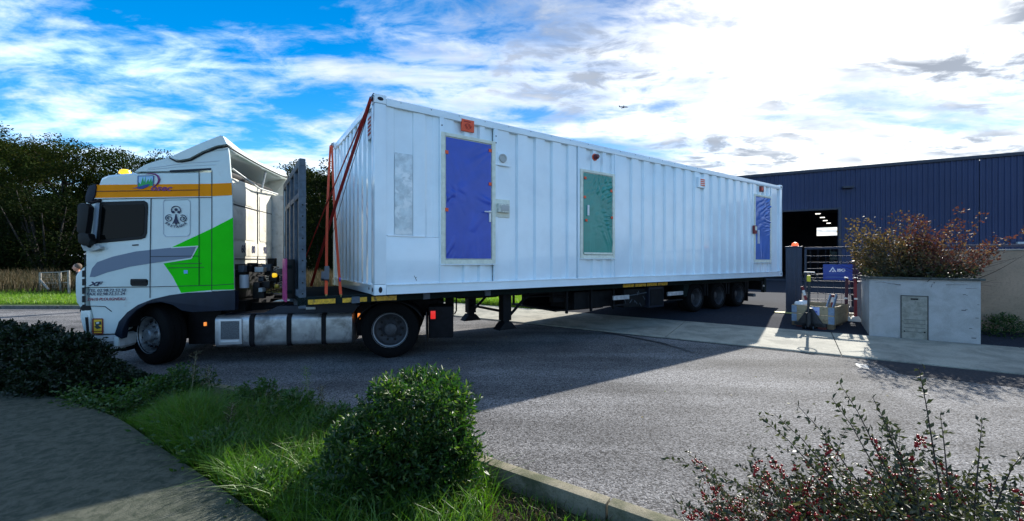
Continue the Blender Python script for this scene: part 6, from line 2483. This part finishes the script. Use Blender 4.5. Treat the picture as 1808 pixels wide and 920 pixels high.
def stem(p, d, L, nseg, droop, r0, leafstep, berries, lsz=1.0):
    pts = [np.array(p, float)]
    d = np.array(d, float)
    d /= np.linalg.norm(d)
    for k in range(nseg):
        d = d + np.array([0, 0, -droop / nseg]) + rs.normal(size=3) * .05
        d /= np.linalg.norm(d)
        pts.append(pts[-1] + d * L / nseg)
    st.tube([tuple(q) for q in pts], [r0 * (1 - .8 * i / nseg) for i in range(nseg + 1)], 5)
    n_ = int(L / leafstep)
    for k in range(n_):
        t = (k + .5) / n_ * nseg
        if t < nseg * .12:
            continue
        i = int(t)
        q = pts[i] * (1 - (t - i)) + pts[min(i + 1, nseg)] * (t - i)
        dd = pts[min(i + 1, nseg)] - pts[i]
        dd /= np.linalg.norm(dd)
        s_ = np.cross(dd, [0, 0, 1.0])
        s_ /= np.linalg.norm(s_) + 1e-6
        LP.append(q)
        LD.append(dd * .5 + s_ * (1 if k % 2 else -1) + np.array([0, 0, .25]) + rs.normal(size=3) * .25)
        if berries and rs.uniform() < .20 and t < nseg * .8:
            m_ = rs.integers(3, 9)
            for _ in range(m_):
                BP.append(q + rs.normal(size=3) * .012 + np.array([0, 0, -.004]))
    return pts


for k in range(430):
    a = rs.uniform(0, 2 * np.pi)
    el = rs.uniform(.1, 1.2)
    L = rs.uniform(.45, .86)
    b0 = np.array([rs.normal() * .26, rs.normal() * .16, rs.uniform(0, .15)])
    d = np.array([math.cos(a) * math.cos(el) * 1.1, math.sin(a) * math.cos(el) * .8, math.sin(el)])
    pts = stem(b0, d, L, 8, rs.uniform(.4, 1.1), .004, .022, True)
    for q in range(6):
        i = rs.integers(3, 8)
        dd = d + rs.normal(size=3) * .6
        stem(pts[i], dd, L * rs.uniform(.2, .4), 5, .3, .0022, .018, True)
# long emergent sprigs measured on the photograph (tip positions)
for tx, ty, Y_ in ((1622, 650, 1.75), (1482, 676, 1.9), (1468, 702, 1.85), (1408, 716, 1.95), (1366, 730, 1.9), (1337, 732, 1.9), (1735, 738, 1.9), (1180, 808, 2.05), (1808, 800, 1.6), (1225, 838, 1.9), (1560, 735, 1.9), (1660, 730, 1.8), (1540, 700, 1.9)):
    tip = np.array([(tx - 904) / FPX * Y_ - 1.86, Y_ - 1.75, CZ - (ty - 460) / FPX * Y_ + .09])
    b0 = np.array([tip[0] * .35 + .05, tip[1] * .3, max(.05, tip[2] * .45)])
    mid = (b0 + tip) / 2 + np.array([0, 0, .10 if ty > 790 else .03])
    pts = [b0, (b0 + mid) / 2 + np.array([.0, 0, .02]), mid, (mid + tip) / 2 + np.array([0, 0, .02]), tip]
    st.tube([tuple(q) for q in pts], [.004, .0035, .003, .002, .001], 5)
    L = np.linalg.norm(tip - b0)
    n_ = int(L / .026)
    for k in range(n_):
        t = (k + .6) / n_ * 4
        i = min(3, int(t))
        q = pts[i] * (1 - (t - i)) + pts[i + 1] * (t - i)
        dd = pts[i + 1] - pts[i]
        dd /= np.linalg.norm(dd)
        LP.append(q)
        LD.append(dd * .7 + np.cross(dd, [0, 1, .2]) * (1 if k % 2 else -1) + rs.normal(size=3) * .2)
st.obj("stems", M_TWIG, cb)
LP, LD = np.array(LP), np.array(LD)
LP, LD = np.concatenate([LP, LP + rng.normal(size=LP.shape) * .012]), np.concatenate([LD, LD + rng.normal(size=LD.shape) * .6])
q_ = unit(rng.normal(size=(9000, 3))) * rng.uniform(.2, 1, (9000, 1)) * [.72, .42, .40] + [0.02, 0, .42]
LP, LD = np.concatenate([LP, q_]), np.concatenate([LD, rng.normal(size=(9000, 3))])
V, F = leaves_arrays(LP, LD, rng.uniform(.018, .040, len(LP)), .0145, .2, curl=.1)
raw("foliage", V, F, M_COT, cb)
BP = np.array(BP)
ico = bmesh.new()
bmesh.ops.create_icosphere(ico, subdivisions=1, radius=1)
iv = np.array([v.co[:] for v in ico.verts])
ifc = np.array([[v.index for v in f.verts] for f in ico.faces])
ico.free()
rad = rng.uniform(.0055, .0085, (len(BP), 1, 1))
V = (BP[:, None, :] + iv[None] * rad).reshape(-1, 3)
F = (np.arange(len(BP))[:, None, None] * len(iv) + ifc[None]).reshape(-1, 3)
o = raw("berries", V, F, M_BERRY, cb, smooth=True)
o['kind'] = 'stuff'

# ---------------- autumn shrub in the planter
M_AUT1 = leafmat("russet_leaves", (.075, .032, .024), (.115, .045, .034), (.18, .12, .05), .7, .7, .28, (1.3, 1.1, .9), .2)
M_AUT2 = leafmat("bronze_green_leaves", (.055, .052, .018), (.10, .072, .030), (.20, .14, .05), .7, .7, .3, (1.4, 1.2, .7))
M_AUT3 = leafmat("dark_green_autumn_leaves", (.020, .032, .010), (.035, .042, .014), (.12, .11, .02), .86, .45, .3, (1.4, 1.4, .6))
base = RN(1.37 + .70, 11.14 + .55, 1.22)
ar_ = empty("autumn_shrub", base, RD_A, "rounded shrub with russet, bronze and green autumn leaves growing in the planter", "shrub")
rs = np.random.default_rng(5)
st = B()
L1, D1, L2, D2, L3, D3 = [], [], [], [], [], []
dirs = []
for k in range(115):
    a = rs.uniform(0, 2 * np.pi)
    el = rs.uniform(.05, 1.45)
    dirs.append((np.array([math.cos(a) * math.cos(el), math.sin(a) * math.cos(el) * .8, math.sin(el)]), rs.uniform(.8, 1.5)))
# emergent branches: left low, top, right arching (metres)
for d, L in (((-.9, -.2, .42), 1.5), ((-.95, -.1, .62), 1.5), ((-.55, -.1, .8), 1.5), ((.12, 0, 1), 1.45), ((.42, 0, .95), 1.62), ((.35, 0, 1), 1.5), ((1.0, -.1, .62), 1.95), ((1.0, -.2, .5), 1.75), ((.9, 0, .7), 1.7), ((.8, -.3, .15), 1.3)):
    dirs.append((np.array(d) / np.linalg.norm(d), L))
for k, (d, L) in enumerate(dirs):
    p = np.array([rs.normal() * .28, rs.normal() * .15, -.05])
    pts = [p.copy()]
    n_ = 8
    for i in range(n_):
        d = d + np.array([0, 0, .02]) + rs.normal(size=3) * .09
        d /= np.linalg.norm(d)
        pts.append(pts[-1] + d * L / n_)
    st.tube([tuple(q) for q in pts], [.009 * (1 - .85 * i / n_) for i in range(n_ + 1)], 5)
    long_ = k >= 115
    for i in range(3, n_ + 1):
        m_ = rs.integers(12, 30) if not long_ else (rs.integers(9, 18) if i > 5 else 4)
        for _ in range(m_):
            q = pts[i] + rs.normal(size=3) * (.075 if not long_ else .05)
            dd = rs.normal(size=3) + d * .5 + np.array([0, 0, -.2])
            # russet towards the upper right, bronze-green to the left, dark low down
            if not (-(.66 + .42 * q[2]) < q[0] < (.72 + .85 * q[2])) or q[2] < .0 or q[1] < -.52 or (not long_ and q[2] > 1.42):
                continue
            s_ = q[0] * .9 + q[2] * .5 + rs.normal() * .22
            if q[2] < .28 + rs.normal() * .1:
                L3.append(q); D3.append(dd)
            elif s_ > .38:
                L1.append(q); D1.append(dd)
            else:
                L2.append(q); D2.append(dd)
st.obj("branches", M_TWIG, ar_)
for nm, LL, DD, mm in (("russet_foliage", L1, D1, M_AUT1), ("bronze_foliage", L2, D2, M_AUT2), ("green_foliage", L3, D3, M_AUT3)):
    V, F = leaves_arrays(np.array(LL), np.array(DD), rng.uniform(.045, .075, len(LL)), .035, .2, curl=.1)
    raw(nm, V, F, mm, ar_)
# low dark plants at the foot of the beige wall
for i, (r_, n_, h, w) in enumerate([(3.5, 12.1, .42, .5), (4.2, 12.05, .36, .55), (4.9, 12.1, .45, .6), (5.8, 12.0, .36, .7), (6.8, 12.0, .36, .7)]):
    p = RN(r_, n_, .10)
    leafy_shrub("ground_cover_plant", (p.x, p.y, p.z), dict(h=h, r=skirt(w * .6), c=lambda t: (0, 0)), 1500, .055, M_LAUR, ["dark plant at the foot of the beige wall, nearest the planter", "second dark plant along the beige wall", "bushy dark plant at the wall's foot near the picture's right edge", "dark plant at the wall's foot outside the right edge", "far dark plant at the foot of the beige wall"][i], "plant", "dark plants along the beige wall", seed=60 + i, stems=8, shell=.8)
# fallen leaves and specks on the road
M_FALL = leafmat("fallen_leaves", (.30, .24, .10), (.22, .15, .06), (.35, .32, .2), .6, .7, .2)
n = 60
P = np.stack([rng.uniform(-2, 5, n), rng.uniform(2.9, 9, n), np.full(n, .008)], 1)
keep = (P[:, 0] * .564 + P[:, 1] * .826 > 2.9)
P = P[keep]
V, F = leaves_arrays(P, rng.normal(size=(len(P), 3)) * [1, 1, .05], rng.uniform(.015, .045, len(P)), .02, .1, up=np.array([0, 0, 1.0]))
o = raw("fallen_leaves", V, F, M_FALL)
tag(o, "scattered dry fallen leaves on the road surface", "fallen leaves", kind='stuff')
